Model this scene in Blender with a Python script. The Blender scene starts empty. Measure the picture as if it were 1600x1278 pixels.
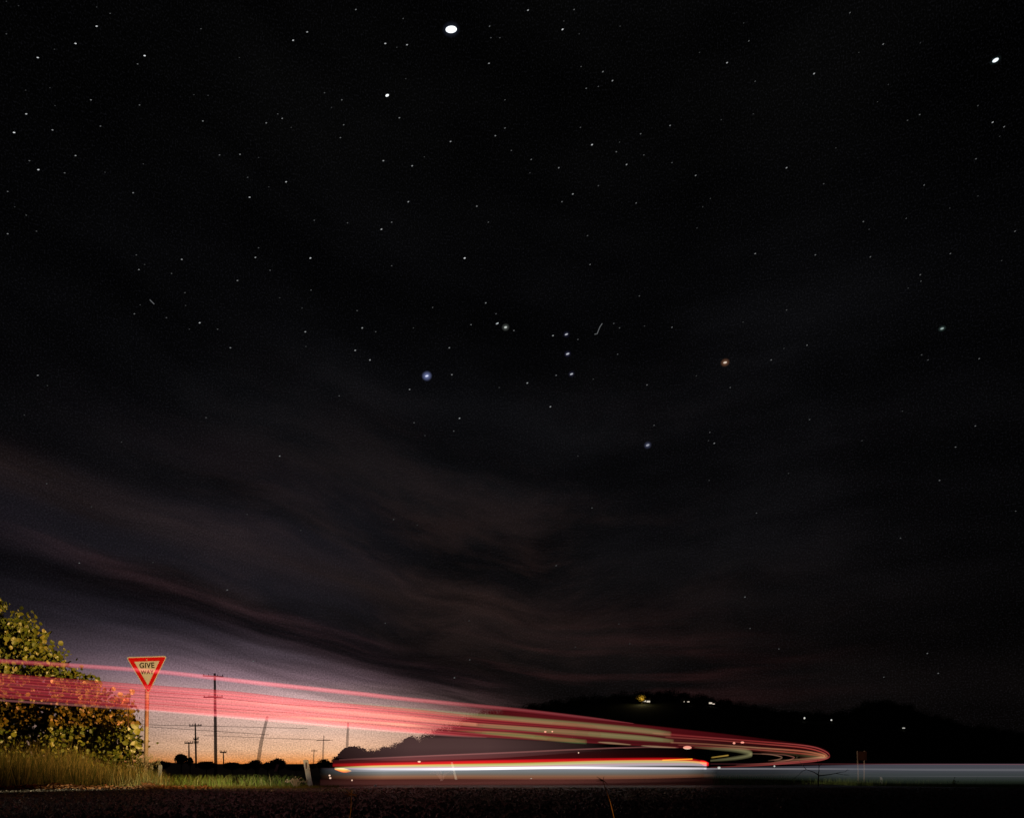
import bpy, bmesh, math, random
from mathutils import Vector, Matrix
R = math.radians
S = bpy.context.scene
C = S.collection
random.seed(7)

# ------------------------------------------------------------------ camera
F, CX, HZ, H0 = 1280.0, 800.0, 1192.0, 0.4      # focal (px of 1600), centre column, horizon row, eye height
cd = bpy.data.cameras.new('camera'); cam = bpy.data.objects.new('camera', cd); C.objects.link(cam)
cam.location = (0, 0, H0); cam.rotation_euler = (R(90), 0, 0)
cd.lens = 36 * F / 1600; cd.sensor_width = 36
cd.shift_y = (HZ - 638.5) / 1600
cd.clip_start = 0.05; cd.clip_end = 12000
S.camera = cam
S.view_settings.view_transform = 'Standard'; S.view_settings.look = 'None'
S.view_settings.exposure = 0; S.view_settings.gamma = 1
S.cycles.transparent_max_bounces = 96
S.cycles.max_bounces = 6
S.cycles.sample_clamp_indirect = 3

def at(px, py, Y):
    return Vector(((px - CX) / F * Y, Y, H0 + (HZ - py) / F * Y))

# ------------------------------------------------------------------ world: dusk afterglow, cloud streaks, night above
W = bpy.data.worlds.new('World'); S.world = W; W.use_nodes = True
nt = W.node_tree; nt.nodes.clear()
class E:                                        # tiny expression builder over math nodes
    def __init__(s, sock): s.s = sock
    def _m(op, *a):
        n = nt.nodes.new('ShaderNodeMath'); n.operation = op
        for i, x in enumerate(a):
            if isinstance(x, E): nt.links.new(x.s, n.inputs[i])
            else: n.inputs[i].default_value = x
        return E(n.outputs[0])
    def __add__(s, o): return E._m('ADD', s, o)
    __radd__ = __add__
    def __sub__(s, o): return E._m('SUBTRACT', s, o)
    def __rsub__(s, o): return E._m('SUBTRACT', o, s)
    def __mul__(s, o): return E._m('MULTIPLY', s, o)
    __rmul__ = __mul__
    def __truediv__(s, o): return E._m('DIVIDE', s, o)
def M(op, *a): return E._m(op, *a)
def ss(x, a, b):                                # smoothstep a->b
    n = nt.nodes.new('ShaderNodeMapRange'); n.interpolation_type = 'SMOOTHSTEP'
    nt.links.new(x.s, n.inputs[0]); n.inputs[1].default_value = a; n.inputs[2].default_value = b
    n.inputs[3].default_value = 0; n.inputs[4].default_value = 1
    return E(n.outputs[0])
def gauss(x, c, w):
    d = (x - c) * (1.0 / w)
    return M('EXPONENT', d * d * -1.0)
def ramp(x, stops):
    n = nt.nodes.new('ShaderNodeValToRGB'); nt.links.new(x.s, n.inputs[0])
    el = n.color_ramp.elements
    while len(el) > 1: el.remove(el[-1])
    el[0].position = stops[0][0]; el[0].color = (*stops[0][1], 1)
    for p, c in stops[1:]:
        e = el.new(p); e.color = (*c, 1)
    return n.outputs[0]
def noise(vx, vy, vz, scale, detail=4, rough=.5, lac=2):
    c = nt.nodes.new('ShaderNodeCombineXYZ')
    for i, v in enumerate((vx, vy, vz)):
        if isinstance(v, E): nt.links.new(v.s, c.inputs[i])
        else: c.inputs[i].default_value = v
    n = nt.nodes.new('ShaderNodeTexNoise'); nt.links.new(c.outputs[0], n.inputs['Vector'])
    n.inputs['Scale'].default_value = scale; n.inputs['Detail'].default_value = detail
    n.inputs['Roughness'].default_value = rough
    return E(n.outputs[0])
def col(c):
    n = nt.nodes.new('ShaderNodeRGB'); n.outputs[0].default_value = (*c, 1); return n.outputs[0]
def cmul(c, x):
    n = nt.nodes.new('ShaderNodeVectorMath'); n.operation = 'SCALE'
    nt.links.new(c, n.inputs[0]); nt.links.new(x.s, n.inputs['Scale']); return n.outputs[0]
def cadd(a, b):
    n = nt.nodes.new('ShaderNodeVectorMath'); n.operation = 'ADD'
    nt.links.new(a, n.inputs[0]); nt.links.new(b, n.inputs[1]); return n.outputs[0]
def lin(r, g, b):
    f = lambda v: (v / 255 / 12.92) if v / 255 < .04045 else ((v / 255 + .055) / 1.055) ** 2.4
    return (f(r), f(g), f(b))

tc = nt.nodes.new('ShaderNodeTexCoord'); sp = nt.nodes.new('ShaderNodeSeparateXYZ')
nt.links.new(tc.outputs['Generated'], sp.inputs[0])
x, y, z = (E(sp.outputs[i]) for i in range(3))
az = M('ARCTAN2', x, y)                                   # 0 straight ahead, negative to the left
el = M('ARCSINE', z)
Q = z / M('SQRT', x * x + y * y)                          # tan(elevation)
dd = az - 0.02
side = (az + 0.02 - M('SQRT', dd * dd + 0.02)) * .5
t_ = el + side * 0.23                                     # streaks fall to the right on the left, level on the right
wob = noise(az, el, 3.1, 3.0, 2) - .5
n1 = noise(az * 1.1, t_ * 8 + wob * .9, 0, 1.5, 5, .5)
n2 = noise(az * 1.8, t_ * 24 + wob * 1.2, 5.0, 1.5, 5, .55)
n3 = noise(az * 3.0, el * 5.0, 9.0, 1.3, 5, .6)
# clear night tone: near black overhead, blue-grey lower down
night = ramp(M('MULTIPLY', el, 1.25), [(0, lin(13, 10, 10)), (.16, lin(14, 11, 11)), (.33, lin(16, 15, 17)), (.52, lin(11, 11, 13)),
                                       (.68, lin(6, 6, 7)), (.80, lin(5, 5, 5)), (1, lin(5, 5, 5))])
edge = 1.0 - ss(M('ABSOLUTE', az), .30, .66) * .55
night = cmul(night, edge * (ss(n3, .30, .68) * .7 + .5) * (ss(n1, .34, .62) * .6 + .6))
# brown lit cloud streaks mid-left
band_w = (gauss(t_, .168, .018) * .9 + gauss(t_, .128, .04) * ss(n1, .45, .72) * .8) * (1.0 - ss(az, -.10, .12)) * ss(el, .10, .2)
brown = cmul(col(lin(40, 28, 25)), band_w * (ss(n2, .25, .7) * .7 + .3) * 0.85)
low_right = gauss(el, .10, .05) * gauss(az, .10, .17) * ss(n2, .44, .70)
n4 = noise(az * 1.6, t_ * 5 + wob * .8, 14.0, 2.4, 8, .68)
mott = gauss(el, .22, .13) * gauss(az, -.10, .30) * ss(n4, .44, .66)
mottle = cmul(col(lin(44, 30, 27)), mott * .45)
red_low = cmul(col(lin(54, 28, 28)), low_right * .8)
# lilac dusk band behind the cloud
lil = gauss(Q, .21, .12) * (1.0 - ss(az, -.26, -.06))
lilac = cmul(col(lin(54, 50, 60)), lil * (1.0 - ss(n1, .42, .58) * .85) * .25)
# cloud bank edge: glow only below it
line = (az * -0.30) + 0.042 + (n2 - .5) * .09 + (n1 - .5) * .05
under = 1.0 - ss(Q - line, -.045, .045)
under2 = 1.0 - ss(Q - line, -.05, .09)
gl_az = gauss(az, -.22, .20) * .75 + gauss(az, -.36, .24) * .42
vert = ramp(M('MULTIPLY', Q, 5.0), [(0, lin(224, 132, 62)), (.03, lin(228, 156, 98)), (.08, lin(226, 176, 138)), (.2, lin(208, 172, 154)), (.38, lin(192, 158, 156)),
                                    (.50, lin(140, 114, 124)), (.62, lin(92, 78, 88)), (.78, lin(54, 48, 58)), (1, lin(28, 26, 33))])
glow = cmul(vert, (under * .86 + under2 * .14) * gl_az * (ss(n2, .25, .60) * .3 + .78))
pink = cmul(col(lin(120, 80, 84)), gauss(Q - line, .030, .018) * gauss(az, -.22, .22) * ss(n2, .30, .66) * .4)
grain_n = nt.nodes.new('ShaderNodeTexWhiteNoise'); vm = nt.nodes.new('ShaderNodeVectorMath'); vm.operation = 'SCALE'
bank = 1.0 - gauss(t_ + (n4 - .5) * .05, .078, .030) * (1.0 - ss(az, -.12, .05)) * .72     # dark cloud lane from the left edge to lower centre
tot = cmul(cadd(cadd(cadd(night, brown), cadd(mottle, lilac)), pink), bank * .82)
tot = cadd(cadd(tot, red_low), glow)
g = noise(az, el, 0, 620, 1, .5)                          # fine grain like sensor noise, mixed into the sky colour
tot = cmul(tot, (g - .5) * 1.2 + (n4 - .5) * .9 + 1.0)
tot = cadd(tot, cmul(col(lin(22, 22, 26)), ss(g, .48, .80) * .42))
bgn = nt.nodes.new('ShaderNodeBackground'); nt.links.new(tot, bgn.inputs[0]); bgn.inputs[1].default_value = 1.0
# faint physical twilight sky on top (sun well below the horizon)
sky = nt.nodes.new('ShaderNodeTexSky'); sky.sky_type = 'NISHITA'; sky.sun_disc = False
sky.sun_elevation = R(-6); sky.sun_rotation = R(-16)
b2 = nt.nodes.new('ShaderNodeBackground'); nt.links.new(sky.outputs[0], b2.inputs[0]); b2.inputs[1].default_value = 0.004
ad = nt.nodes.new('ShaderNodeAddShader'); nt.links.new(bgn.outputs[0], ad.inputs[0]); nt.links.new(b2.outputs[0], ad.inputs[1])
wo = nt.nodes.new('ShaderNodeOutputWorld'); nt.links.new(ad.outputs[0], wo.inputs[0])

# ------------------------------------------------------------------ lamps: vehicle headlights, plus added fill spots on road chips and stalk
def spot(name, loc, target, power, colr, size, blend, rad=.08):
    ld = bpy.data.lights.new(name, 'SPOT'); ld.energy = power; ld.color = colr; ld.spot_size = R(size)
    ld.spot_blend = blend; ld.shadow_soft_size = rad
    o = bpy.data.objects.new(name, ld); C.objects.link(o); o.location = loc
    d = Vector(target) - Vector(loc); o.rotation_euler = d.to_track_quat('-Z', 'Y').to_euler()
    return o
spot('headlight_and_fill', (9.0, 4.0, 1.5), (-11.2, 17.9, 2.45), 36000, (1.0, .58, .20), 18, .9, .10)
spot('headlight_and_fill', (-9.0, 8.6, 0.5), (-4.7, 15.2, .15), 1700, (1.0, .86, .52), 20, .9, .1)
spot('headlight_and_fill', (-8.5, 3.0, 1.3), (-3.6, 9.5, 0), 200, (1.0, .76, .66), 54, 1.0, .1)  # added fill spot, no vehicle behind it, brightens the road chips
spot('headlight_and_fill', (4.0, 13.4, 0.7), (12.0, 24, 0.45), 560, (1.0, .80, .55), 26, .9, .1)
spot('headlight_and_fill', (2.7, 4.3, 0.36), (.55, 4.66, .20), 150, (1.0, .6, .2), 9, .9, .03)  # added spot without a source, brightens the orange stalk

# ------------------------------------------------------------------ helpers
def tag(o, label=None, cat=None, group=None, kind=None):
    if label: o['label'] = label
    if cat: o['category'] = cat
    if group: o['group'] = group
    if kind: o['kind'] = kind
    return o
def empty(name, loc=(0, 0, 0), rz=0):
    o = bpy.data.objects.new(name, None); C.objects.link(o); o.location = loc; o.rotation_euler = (0, 0, rz); o.empty_display_size = .1
    return o
class MB:
    def __init__(s): s.v = []; s.f = []; s.t = []
    def add(s, vs, fs, tint=None):
        b = len(s.v); s.v += [tuple(v) for v in vs]; s.f += [tuple(i + b for i in f) for f in fs]
        if tint is None: tint = random.random()
        s.t += [tint] * len(fs)
    def box(s, c, h, m=None, tint=None):
        vs = [Vector((c[0] + sx * h[0], c[1] + sy * h[1], c[2] + sz * h[2])) for sx in (-1, 1) for sy in (-1, 1) for sz in (-1, 1)]
        if m: vs = [m @ v for v in vs]
        s.add(vs, [(0, 1, 3, 2), (4, 6, 7, 5), (0, 4, 5, 1), (2, 3, 7, 6), (0, 2, 6, 4), (1, 5, 7, 3)], tint)
    def tube(s, pts, rad, n=8, tint=None):
        pts = [Vector(p) for p in pts]
        if not isinstance(rad, (list, tuple)): rad = [rad] * len(pts)
        vs = []; fs = []
        for i, p in enumerate(pts):
            d = (pts[min(i + 1, len(pts) - 1)] - pts[max(i - 1, 0)]).normalized()
            a = d.cross(Vector((0, 1, 0)) if abs(d.y) < .9 else Vector((1, 0, 0))).normalized(); b = d.cross(a)
            for k in range(n):
                an = 2 * math.pi * k / n
                vs.append(p + (a * math.cos(an) + b * math.sin(an)) * rad[i])
        for i in range(len(pts) - 1):
            for k in range(n):
                k2 = (k + 1) % n
                fs.append((i * n + k, i * n + k2, (i + 1) * n + k2, (i + 1) * n + k))
        fs.append(tuple(range(n))); fs.append(tuple((len(pts) - 1) * n + k for k in reversed(range(n))))
        s.add(vs, fs, tint)
    def build(s, name, mat, parent=None, smooth=False, org=None):
        me = bpy.data.meshes.new(name)
        v = s.v if org is None else [(a[0] - org[0], a[1] - org[1], a[2] - org[2]) for a in s.v]
        me.from_pydata(v, [], s.f)
        at_ = me.attributes.new('tint', 'FLOAT', 'FACE'); at_.data.foreach_set('value', s.t)
        if smooth: me.polygons.foreach_set('use_smooth', [True] * len(me.polygons))
        me.materials.append(mat); me.update()
        o = bpy.data.objects.new(name, me); C.objects.link(o)
        if parent: o.parent = parent
        elif org is not None: o.location = org
        return o

def mat(name, base, rough=.7, tint=None, spec=.3, scale=None, dark=.6, bump=0, bscale=60, metallic=0, emit=None, estr=0, trans=0):
    m = bpy.data.materials.new(name); m.use_nodes = True
    t = m.node_tree; p = t.nodes['Principled BSDF']
    p.inputs['Roughness'].default_value = rough; p.inputs['Specular IOR Level'].default_value = spec; p.inputs['Metallic'].default_value = metallic
    p.inputs['Base Color'].default_value = (*base, 1)
    out = None
    if tint:
        a = t.nodes.new('ShaderNodeAttribute'); a.attribute_name = 'tint'
        r = t.nodes.new('ShaderNodeValToRGB'); e = r.color_ramp.elements
        cs = [base] + tint
        e[0].color = (*cs[0], 1); e[1].color = (*cs[-1], 1)
        for i in range(1, len(cs) - 1):
            q = e.new(i / (len(cs) - 1)); q.color = (*cs[i], 1)
        t.links.new(a.outputs['Fac'], r.inputs[0]); out = r.outputs[0]
    if scale:
        c = t.nodes.new('ShaderNodeTexCoord'); n = t.nodes.new('ShaderNodeTexNoise'); n.inputs['Scale'].default_value = scale; n.inputs['Detail'].default_value = 5
        t.links.new(c.outputs['Object'], n.inputs['Vector'])
        mx = t.nodes.new('ShaderNodeMix'); mx.data_type = 'RGBA'
        r2 = t.nodes.new('ShaderNodeMapRange'); t.links.new(n.outputs[0], r2.inputs[0]); r2.inputs[1].default_value = .35; r2.inputs[2].default_value = .65
        t.links.new(r2.outputs[0], mx.inputs[0])
        if out: 
            t.links.new(out, mx.inputs[7]); sc = t.nodes.new('ShaderNodeVectorMath'); sc.operation = 'SCALE'; sc.inputs['Scale'].default_value = dark
            t.links.new(out, sc.inputs[0]); t.links.new(sc.outputs[0], mx.inputs[6])
        else:
            mx.inputs[7].default_value = (*base, 1); mx.inputs[6].default_value = (*[q * dark for q in base], 1)
        out = mx.outputs[2]
    if out: t.links.new(out, p.inputs['Base Color'])
    if bump:
        c = t.nodes.new('ShaderNodeTexCoord'); n = t.nodes.new('ShaderNodeTexNoise'); n.inputs['Scale'].default_value = bscale; n.inputs['Detail'].default_value = 4
        t.links.new(c.outputs['Object'], n.inputs['Vector'])
        b = t.nodes.new('ShaderNodeBump'); b.inputs['Strength'].default_value = bump; b.inputs['Distance'].default_value = .02
        t.links.new(n.outputs[0], b.inputs['Height']); t.links.new(b.outputs[0], p.inputs['Normal'])
    if emit:
        p.inputs['Emission Color'].default_value = (*emit, 1); p.inputs['Emission Strength'].default_value = estr
    if trans:                                   # a pale see-through exposure of the thing
        tr = t.nodes.new('ShaderNodeBsdfTransparent'); mi = t.nodes.new('ShaderNodeMixShader'); mi.inputs[0].default_value = trans
        t.links.new(p.outputs[0], mi.inputs[1]); t.links.new(tr.outputs[0], mi.inputs[2]); t.links.new(mi.outputs[0], t.nodes['Material Output'].inputs[0])
    return m

def interp(pts, x):
    if x <= pts[0][0]: return pts[0][1]
    for (a, b), (c, d) in zip(pts, pts[1:]):
        if x <= c: return b + (d - b) * (x - a) / (c - a)
    return pts[-1][1]

# ------------------------------------------------------------------ ground and road
GZ = [(13.0, 0), (21, -.20), (40, -.66), (80, -1.1), (200, -1.4), (4000, -1.4)]
ROAD_C = [(-30, 11.2), (-12, 11.4), (-6, 12.6), (-3, 16.5), (0.6, 23), (5.2, 31), (16, 52), (26, 70), (31, 79), (31.5, 86), (27, 92), (10, 100)]
def road_d(x, y):
    best = 1e9; p = Vector((x, y))
    for a, b in zip(ROAD_C, ROAD_C[1:]):
        a = Vector(a); b = Vector(b); d = b - a; t = max(0, min(1, (p - a).dot(d) / d.length_squared)); best = min(best, (a + d * t - p).length)
    return best
def road_z(y): return interp([(13, 0), (30, -.10), (80, -.55), (100, -.8)], y)
def gz(x, y):
    g = interp(GZ, y)
    if 12.5 < y < 120:
        d = road_d(x, y - 0); w = max(0, min(1, (7.5 - d) / 3.5)); g = g * (1 - w) + (road_z(y) - .03) * w
    return g
ys = [-40, -10, 0, 5, 10, 12, 12.6, 13.2, 14, 15, 16, 17, 18, 19, 20, 22, 24, 26, 28, 31, 34, 38, 42, 47, 53, 60, 68, 77, 86, 95, 105, 120, 150, 200, 300, 500, 900, 1600, 3000, 6000]
xs = sorted(set([-6000, -3000, -1500, -700, -350, -180, -120, -90] + list(range(-70, 71, 2)) + [90, 120, 180, 350, 700, 1500, 3000, 6000]))
gb = MB(); vs = []
for yy in ys:
    for xx in xs:
        vs.append((xx, yy, gz(xx, yy) - .012 + (random.uniform(-.02, .02) if yy > 13.5 else 0)))
nx = len(xs)
gb.add(vs, [(j * nx + i, j * nx + i + 1, (j + 1) * nx + i + 1, (j + 1) * nx + i) for j in range(len(ys) - 1) for i in range(nx - 1)])
m_soil = mat('soil', (.035, .03, .018), .95, scale=1.5, dark=.5, bump=.6, bscale=8)
tag(gb.build('ground', m_soil, smooth=True), kind='structure')

m_asph = mat('asphalt', (.036, .032, .030), .50, spec=.5, scale=38, dark=.5, bump=1.0, bscale=90)
rb = MB(); edge_far = [(-30, 12.7), (-12, 12.75), (-8, 12.8), (-5, 12.9), (-3.6, 13.2), (-2.6, 14.6), (-.6, 20), (2.0, 27.5), (12, 52), (22, 71), (27, 80)]
edge_near = [(-30, -20), (-12, -20), (-8, -20), (-5, -20), (-1, -20), (12, -20), (40, -20), (40, 13.6), (20, 54), (30, 69), (34, 78)]
# junction apron (camera side) and the road leading away
rb.add([(-40, -20, 0.004), (60, -20, 0.004), (60, 13.2, 0.004), (8.5, 13.3, 0.004), (-3.6, 13.0, .004), (-12, 12.75, .004), (-40, 12.7, .004)], [(0, 1, 2, 3, 4, 5, 6)])
L = [(-3.6, 13.0), (-2.4, 14.8), (-.4, 20), (2.4, 27.5), (12.5, 52), (22, 69), (27, 78), (27, 84), (24, 88), (10, 95)]
Rr = [(8.5, 13.3), (6.2, 15), (6.6, 20), (9.0, 27.5), (20, 52), (29.5, 68), (35, 78), (35.5, 87), (30, 96), (10, 104)]
vs = []
for (a, b), (c, d) in zip(L, Rr):
    vs += [(a, b, road_z(b) + .008), (c, d, road_z(d) + .008)]
rb.add(vs, [(2 * i, 2 * i + 1, 2 * i + 3, 2 * i + 2) for i in range(len(L) - 1)])
tag(rb.build('road', m_asph), kind='structure')

# loose stones on the seal
def stones(n, y0, y1, x0, x1, s0, s1, name, material, fn=None):
    b = MB()
    for _ in range(n):
        yy = y0 + (y1 - y0) * random.random() ** 1.2; xx = random.uniform(x0, x1) * yy / 12.8
        s = random.uniform(s0, s1); a = random.uniform(0, 6.28)
        vs = []
        for k in range(5):
            an = a + k * 1.2566; rr = s * random.uniform(.7, 1.2)
            vs.append((xx + math.cos(an) * rr, yy + math.sin(an) * rr, .003))
        vs.append((xx + random.uniform(-.3, .3) * s, yy + random.uniform(-.3, .3) * s, .004 + s * random.uniform(.5, 1.1)))
        b.add(vs, [(k, (k + 1) % 5, 5) for k in range(5)])
    return b.build(name, material)
m_st = mat('stone', (.02, .018, .017), .33, tint=[(.05, .045, .04), (.08, .07, .065), (.22, .19, .17)], spec=.5)
tag(stones(24000, 5.4, 13.2, -9.5, 10, .008, .022, 'gravel', m_st), 'coarse dark stone chips bedded in the road surface', 'gravel', kind='stuff')
m_wst = mat('white_stone', (.55, .5, .45), .3, spec=.8)
tag(stones(170, 5.6, 12.6, -9.5, 4, .010, .017, 'white_gravel', m_wst), 'scattered pale glinting chips on the dark road', 'gravel', kind='stuff')

# ------------------------------------------------------------------ grass
def blades(b, x, y, z, h, n, spread, w=.008, lean=.35, tint=(0, 1)):
    for _ in range(n):
        px = x + random.gauss(0, spread); py = y + random.gauss(0, spread)
        hh = h * random.uniform(.55, 1.15); an = random.uniform(0, 6.28); l = random.uniform(.05, lean) * hh
        dx, dy = math.cos(an) * l, math.sin(an) * l * .5
        ww = w * random.uniform(.7, 1.3)
        b.add([(px - ww, py, z), (px + ww, py, z), (px + ww * .8 + dx * .35, py + dy * .35, z + hh * .55), (px - ww * .8 + dx * .35, py + dy * .35, z + hh * .55), (px + dx, py + dy, z + hh)],
              [(0, 1, 2, 3), (3, 2, 4)], random.uniform(*tint))
m_tall = mat('dry_grass', (.05, .05, .012), .8, tint=[(.08, .085, .018), (.05, .065, .015), (.16, .12, .035), (.30, .24, .09)])
b = MB()
for _ in range(2600):                                     # tall verge grass in front of the shrubs
    yy = random.uniform(13.6, 17.4); px = random.uniform(-40, 262) ; xx = (px - CX) / F * yy
    taper = interp([(-40, .90), (40, .78), (100, .82), (170, .52), (225, .42), (262, .26)], px)
    if random.random() < .10: blades(b, xx, yy, gz(xx, yy) - .02, taper * 1.15, 1, .05, .003, .5, (.85, 1))
    blades(b, xx, yy, gz(xx, yy) - .02, taper * random.choice((.3, .38, .45, .45, .6, .95)), 6, .07, .0042, .55)
tag(b.build('tall_grass', m_tall), 'tall dry olive grass along the verge under the left shrubs', 'grass', kind='stuff')
m_green = mat('green_grass', (.07, .14, .02), .7, tint=[(.13, .22, .03), (.22, .33, .06), (.12, .10, .03), (.09, .14, .03), (.44, .46, .20)])
b = MB()
for _ in range(1500):
    yy = random.uniform(14.4, 17.2); px = random.triangular(225, 475, 330); xx = (px - CX) / F * yy
    blades(b, xx, yy, gz(xx, yy) - .01, random.choice((.03, .05, .07, .09, .13, .24)), 5, .07, .004, .9)
tag(b.build('green_grass', m_green), 'short bright green grass right of the give way post', 'grass', kind='stuff')
m_yel = mat('yellow_grass', (.10, .09, .02), .8, tint=[(.16, .13, .03), (.08, .09, .02)])
b = MB()
for _ in range(1300):
    yy = random.uniform(13.3, 14.6); px = random.uniform(-20, 530); xx = (px - CX) / F * yy
    blades(b, xx, yy, gz(xx, yy) - .01, random.choice((.04, .06, .09)), 6, .05, .005, .6)
tag(b.build('verge_grass', m_yel), 'low yellowed grass fringe along the road edge at left', 'grass', kind='stuff')
b = MB()
for _ in range(1500):                                     # right verge
    yy = random.uniform(15.5, 27); px = random.uniform(1120, 1680); xx = (px - CX) / F * yy
    if road_d(xx, yy) < 3.6: continue
    blades(b, xx, yy, gz(xx, yy) - .01, random.choice((.08, .14, .22)), 7, .08, .007, .4)
tag(b.build('field_grass', mat('field_grass', (.03, .05, .015), .8, tint=[(.06, .09, .02), (.04, .05, .02)])), 'dim green grass beyond the road at right', 'grass', kind='stuff')
# leaf litter at the edge of the seal
b = MB()
for _ in range(2600):
    yy = random.uniform(12.5, 13.5); px = random.choice([random.uniform(-20, 330), random.gauss(95, 30), random.gauss(232, 9), random.gauss(60, 16)]); xx = (px - CX) / F * yy
    s = random.uniform(.012, .04); a = random.uniform(0, 6.28); zz = .01 + abs(random.gauss(0, .018)) + (.035 if abs(px - 232) < 10 or abs(px - 95) < 22 else 0) * random.random()
    c = Vector((xx, yy, zz)); u = Vector((math.cos(a), math.sin(a), random.uniform(-.4, .4))) * s; v = Vector((-math.sin(a), math.cos(a), random.uniform(.2, 1.2))) * s * .5
    b.add([c - u, c + v, c + u, c - v], [(0, 1, 2, 3)])
tag(b.build('leaf_litter', mat('litter', (.16, .06, .02), .7, tint=[(.34, .15, .06), (.24, .12, .06), (.4, .22, .12)])), 'orange brown dead leaves along the left road edge', 'leaves', kind='stuff')

# ------------------------------------------------------------------ shrubs with round leaves
def leaf(b, c, r, nrm, tint=None, n=7):
    nrm = nrm.normalized(); u = nrm.orthogonal().normalized(); v = nrm.cross(u)
    a0 = random.uniform(0, 6.28); vs = [c + nrm * r * -.12]
    for k in range(n):
        an = a0 + 2 * math.pi * k / n; rr = r * (1.0 if k else .8) * random.uniform(.9, 1.08)
        vs.append(c + (u * math.cos(an) + v * math.sin(an)) * rr + nrm * r * .10 * math.cos(2 * (an - a0)))
    b.add(vs, [(0, k + 1, (k + 1) % n + 1) for k in range(n)], tint)
def inside(poly, x, y):
    r = False; j = len(poly) - 1
    for i in range(len(poly)):
        if (poly[i][1] > y) != (poly[j][1] > y) and x < (poly[j][0] - poly[i][0]) * (y - poly[i][1]) / (poly[j][1] - poly[i][1]) + poly[i][0]: r = not r
        j = i
    return r
m_leaf = mat('round_leaf', (.045, .065, .012), .42, tint=[(.08, .11, .015), (.17, .18, .02), (.06, .09, .012), (.12, .14, .02), (.23, .20, .04)], spec=.6)
m_bark = mat('bark', (.09, .07, .05), .9, scale=6, bump=.5, bscale=30)
def shrub(name, poly, Y0, Y1, ncl, nl, rleaf, label, cat, base_px, group=None, cs=.17, m=m_leaf):
    random.seed(sum(map(ord, name)) + 5)
    Ym = (Y0 + Y1) / 2; bp = at(base_px, 1215, Ym); bp.z = gz(bp.x, Ym)
    root = empty(name, bp); tag(root, label, cat, group)
    b = MB(); x0 = min(p[0] for p in poly); x1 = max(p[0] for p in poly); y0 = min(p[1] for p in poly); y1 = max(p[1] for p in poly)
    cen = []
    while len(cen) < ncl:
        px, py = random.uniform(x0, x1), random.uniform(y0, y1)
        if inside(poly, px, py): cen.append(at(px, py, random.uniform(Y0, Y1)))
    mid = sum(cen, Vector()) / len(cen)
    for c in cen:
        for _ in range(nl):
            d = Vector((random.gauss(0, 1), random.gauss(0, 1), random.gauss(0, 1))) * cs * .75
            o = (c - mid); o.z *= .5; nn = o.normalized() * .35 + Vector((random.gauss(0, .8) + .1, random.gauss(0, .8) - .2, random.gauss(0, .6) + .1))
            leaf(b, c + d - bp, rleaf * random.choice((.45, .6, .75, .9, 1.05, 1.2)), nn)
    b.build('crown', m, root)
    t = MB()
    top = Vector((mid.x, Ym, mid.z)) - bp
    for k in range(5):
        e = random.choice(cen) - bp; q = Vector((random.uniform(-.3, .3), random.uniform(-.2, .2), 0))
        t.tube([q, q.lerp(e, .4) + Vector((0, 0, .15)), e], [.05, .035, .012], 7)
    t.tube([(0, 0, -.1), top * .5, top], [.09, .06, .03], 8)
    t.build('trunk', m_bark, root, smooth=True)
    return root
shrub('round_leaved_tree', [(-70, 1215), (-70, 940), (-20, 955), (15, 978), (36, 966), (50, 972), (56, 995), (70, 1000), (78, 1016), (92, 1024), (100, 1046), (112, 1048), (118, 1062), (140, 1072),
                   (150, 1100), (158, 1150), (150, 1215)], 17.4, 20.6, 520, 30, .050, 'tall yellow-green shrub with round leaves at the left edge of the photo', 'tree', 30)
shrub('round_leaved_bush', [(80, 1215), (84, 1070), (110, 1040), (120, 1062), (140, 1066), (152, 1078), (170, 1090), (180, 1100), (196, 1098), (203, 1120), (214, 1130), (218, 1160), (206, 1178), (214, 1195), (205, 1215)],
      16.8, 18.8, 260, 27, .046, 'round-leaved bush just left of the give way sign post', 'bush', 150, cs=.14)
# the few big lit leaves on its right side and the shoots above
b = MB(); bp = at(210, 1215, 16.9); bp.z = gz(bp.x, 16.9)
root = empty('leafy_shoot', bp); tag(root, 'thin shoot with large lit yellow leaves beside the sign post', 'plant')
for (px, py, s) in ((211, 1132, .085), (205, 1138, .07), (215, 1142, .07), (203, 1150, .06), (196, 1160, .055), (210, 1162, .075), (217, 1166, .06), (192, 1128, .055), (206, 1080, .06), (201, 1086, .05), (188, 1084, .055),
                    (197, 1093, .06), (195, 1101, .05), (205, 1110, .05), (208, 1172, .05), (200, 1168, .05)):
    leaf(b, at(px, py, random.uniform(16.2, 16.5)) - bp, s, Vector((random.uniform(.3, .9), -1, random.uniform(-.3, .4))), random.uniform(.35, .65))
b.build('foliage', m_leaf, root)
t = MB(); t.tube([(0, 0, -.1), at(206, 1165, 16.5) - bp, at(200, 1125, 16.5) - bp, at(203, 1078, 16.4) - bp], [.02, .014, .01, .005], 6); t.build('stem', m_bark, root)
# slender tree at the frame edge
shrub('slender_tree', [(-20, 1215), (-16, 940), (-4, 922), (5, 926), (8, 950), (5, 985), (12, 1030), (-5, 1215)], 19.4, 19.8, 110, 18, .04, 'slender pale-tipped sapling rising above the shrub at the left edge', 'tree', -6, cs=.055)
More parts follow.
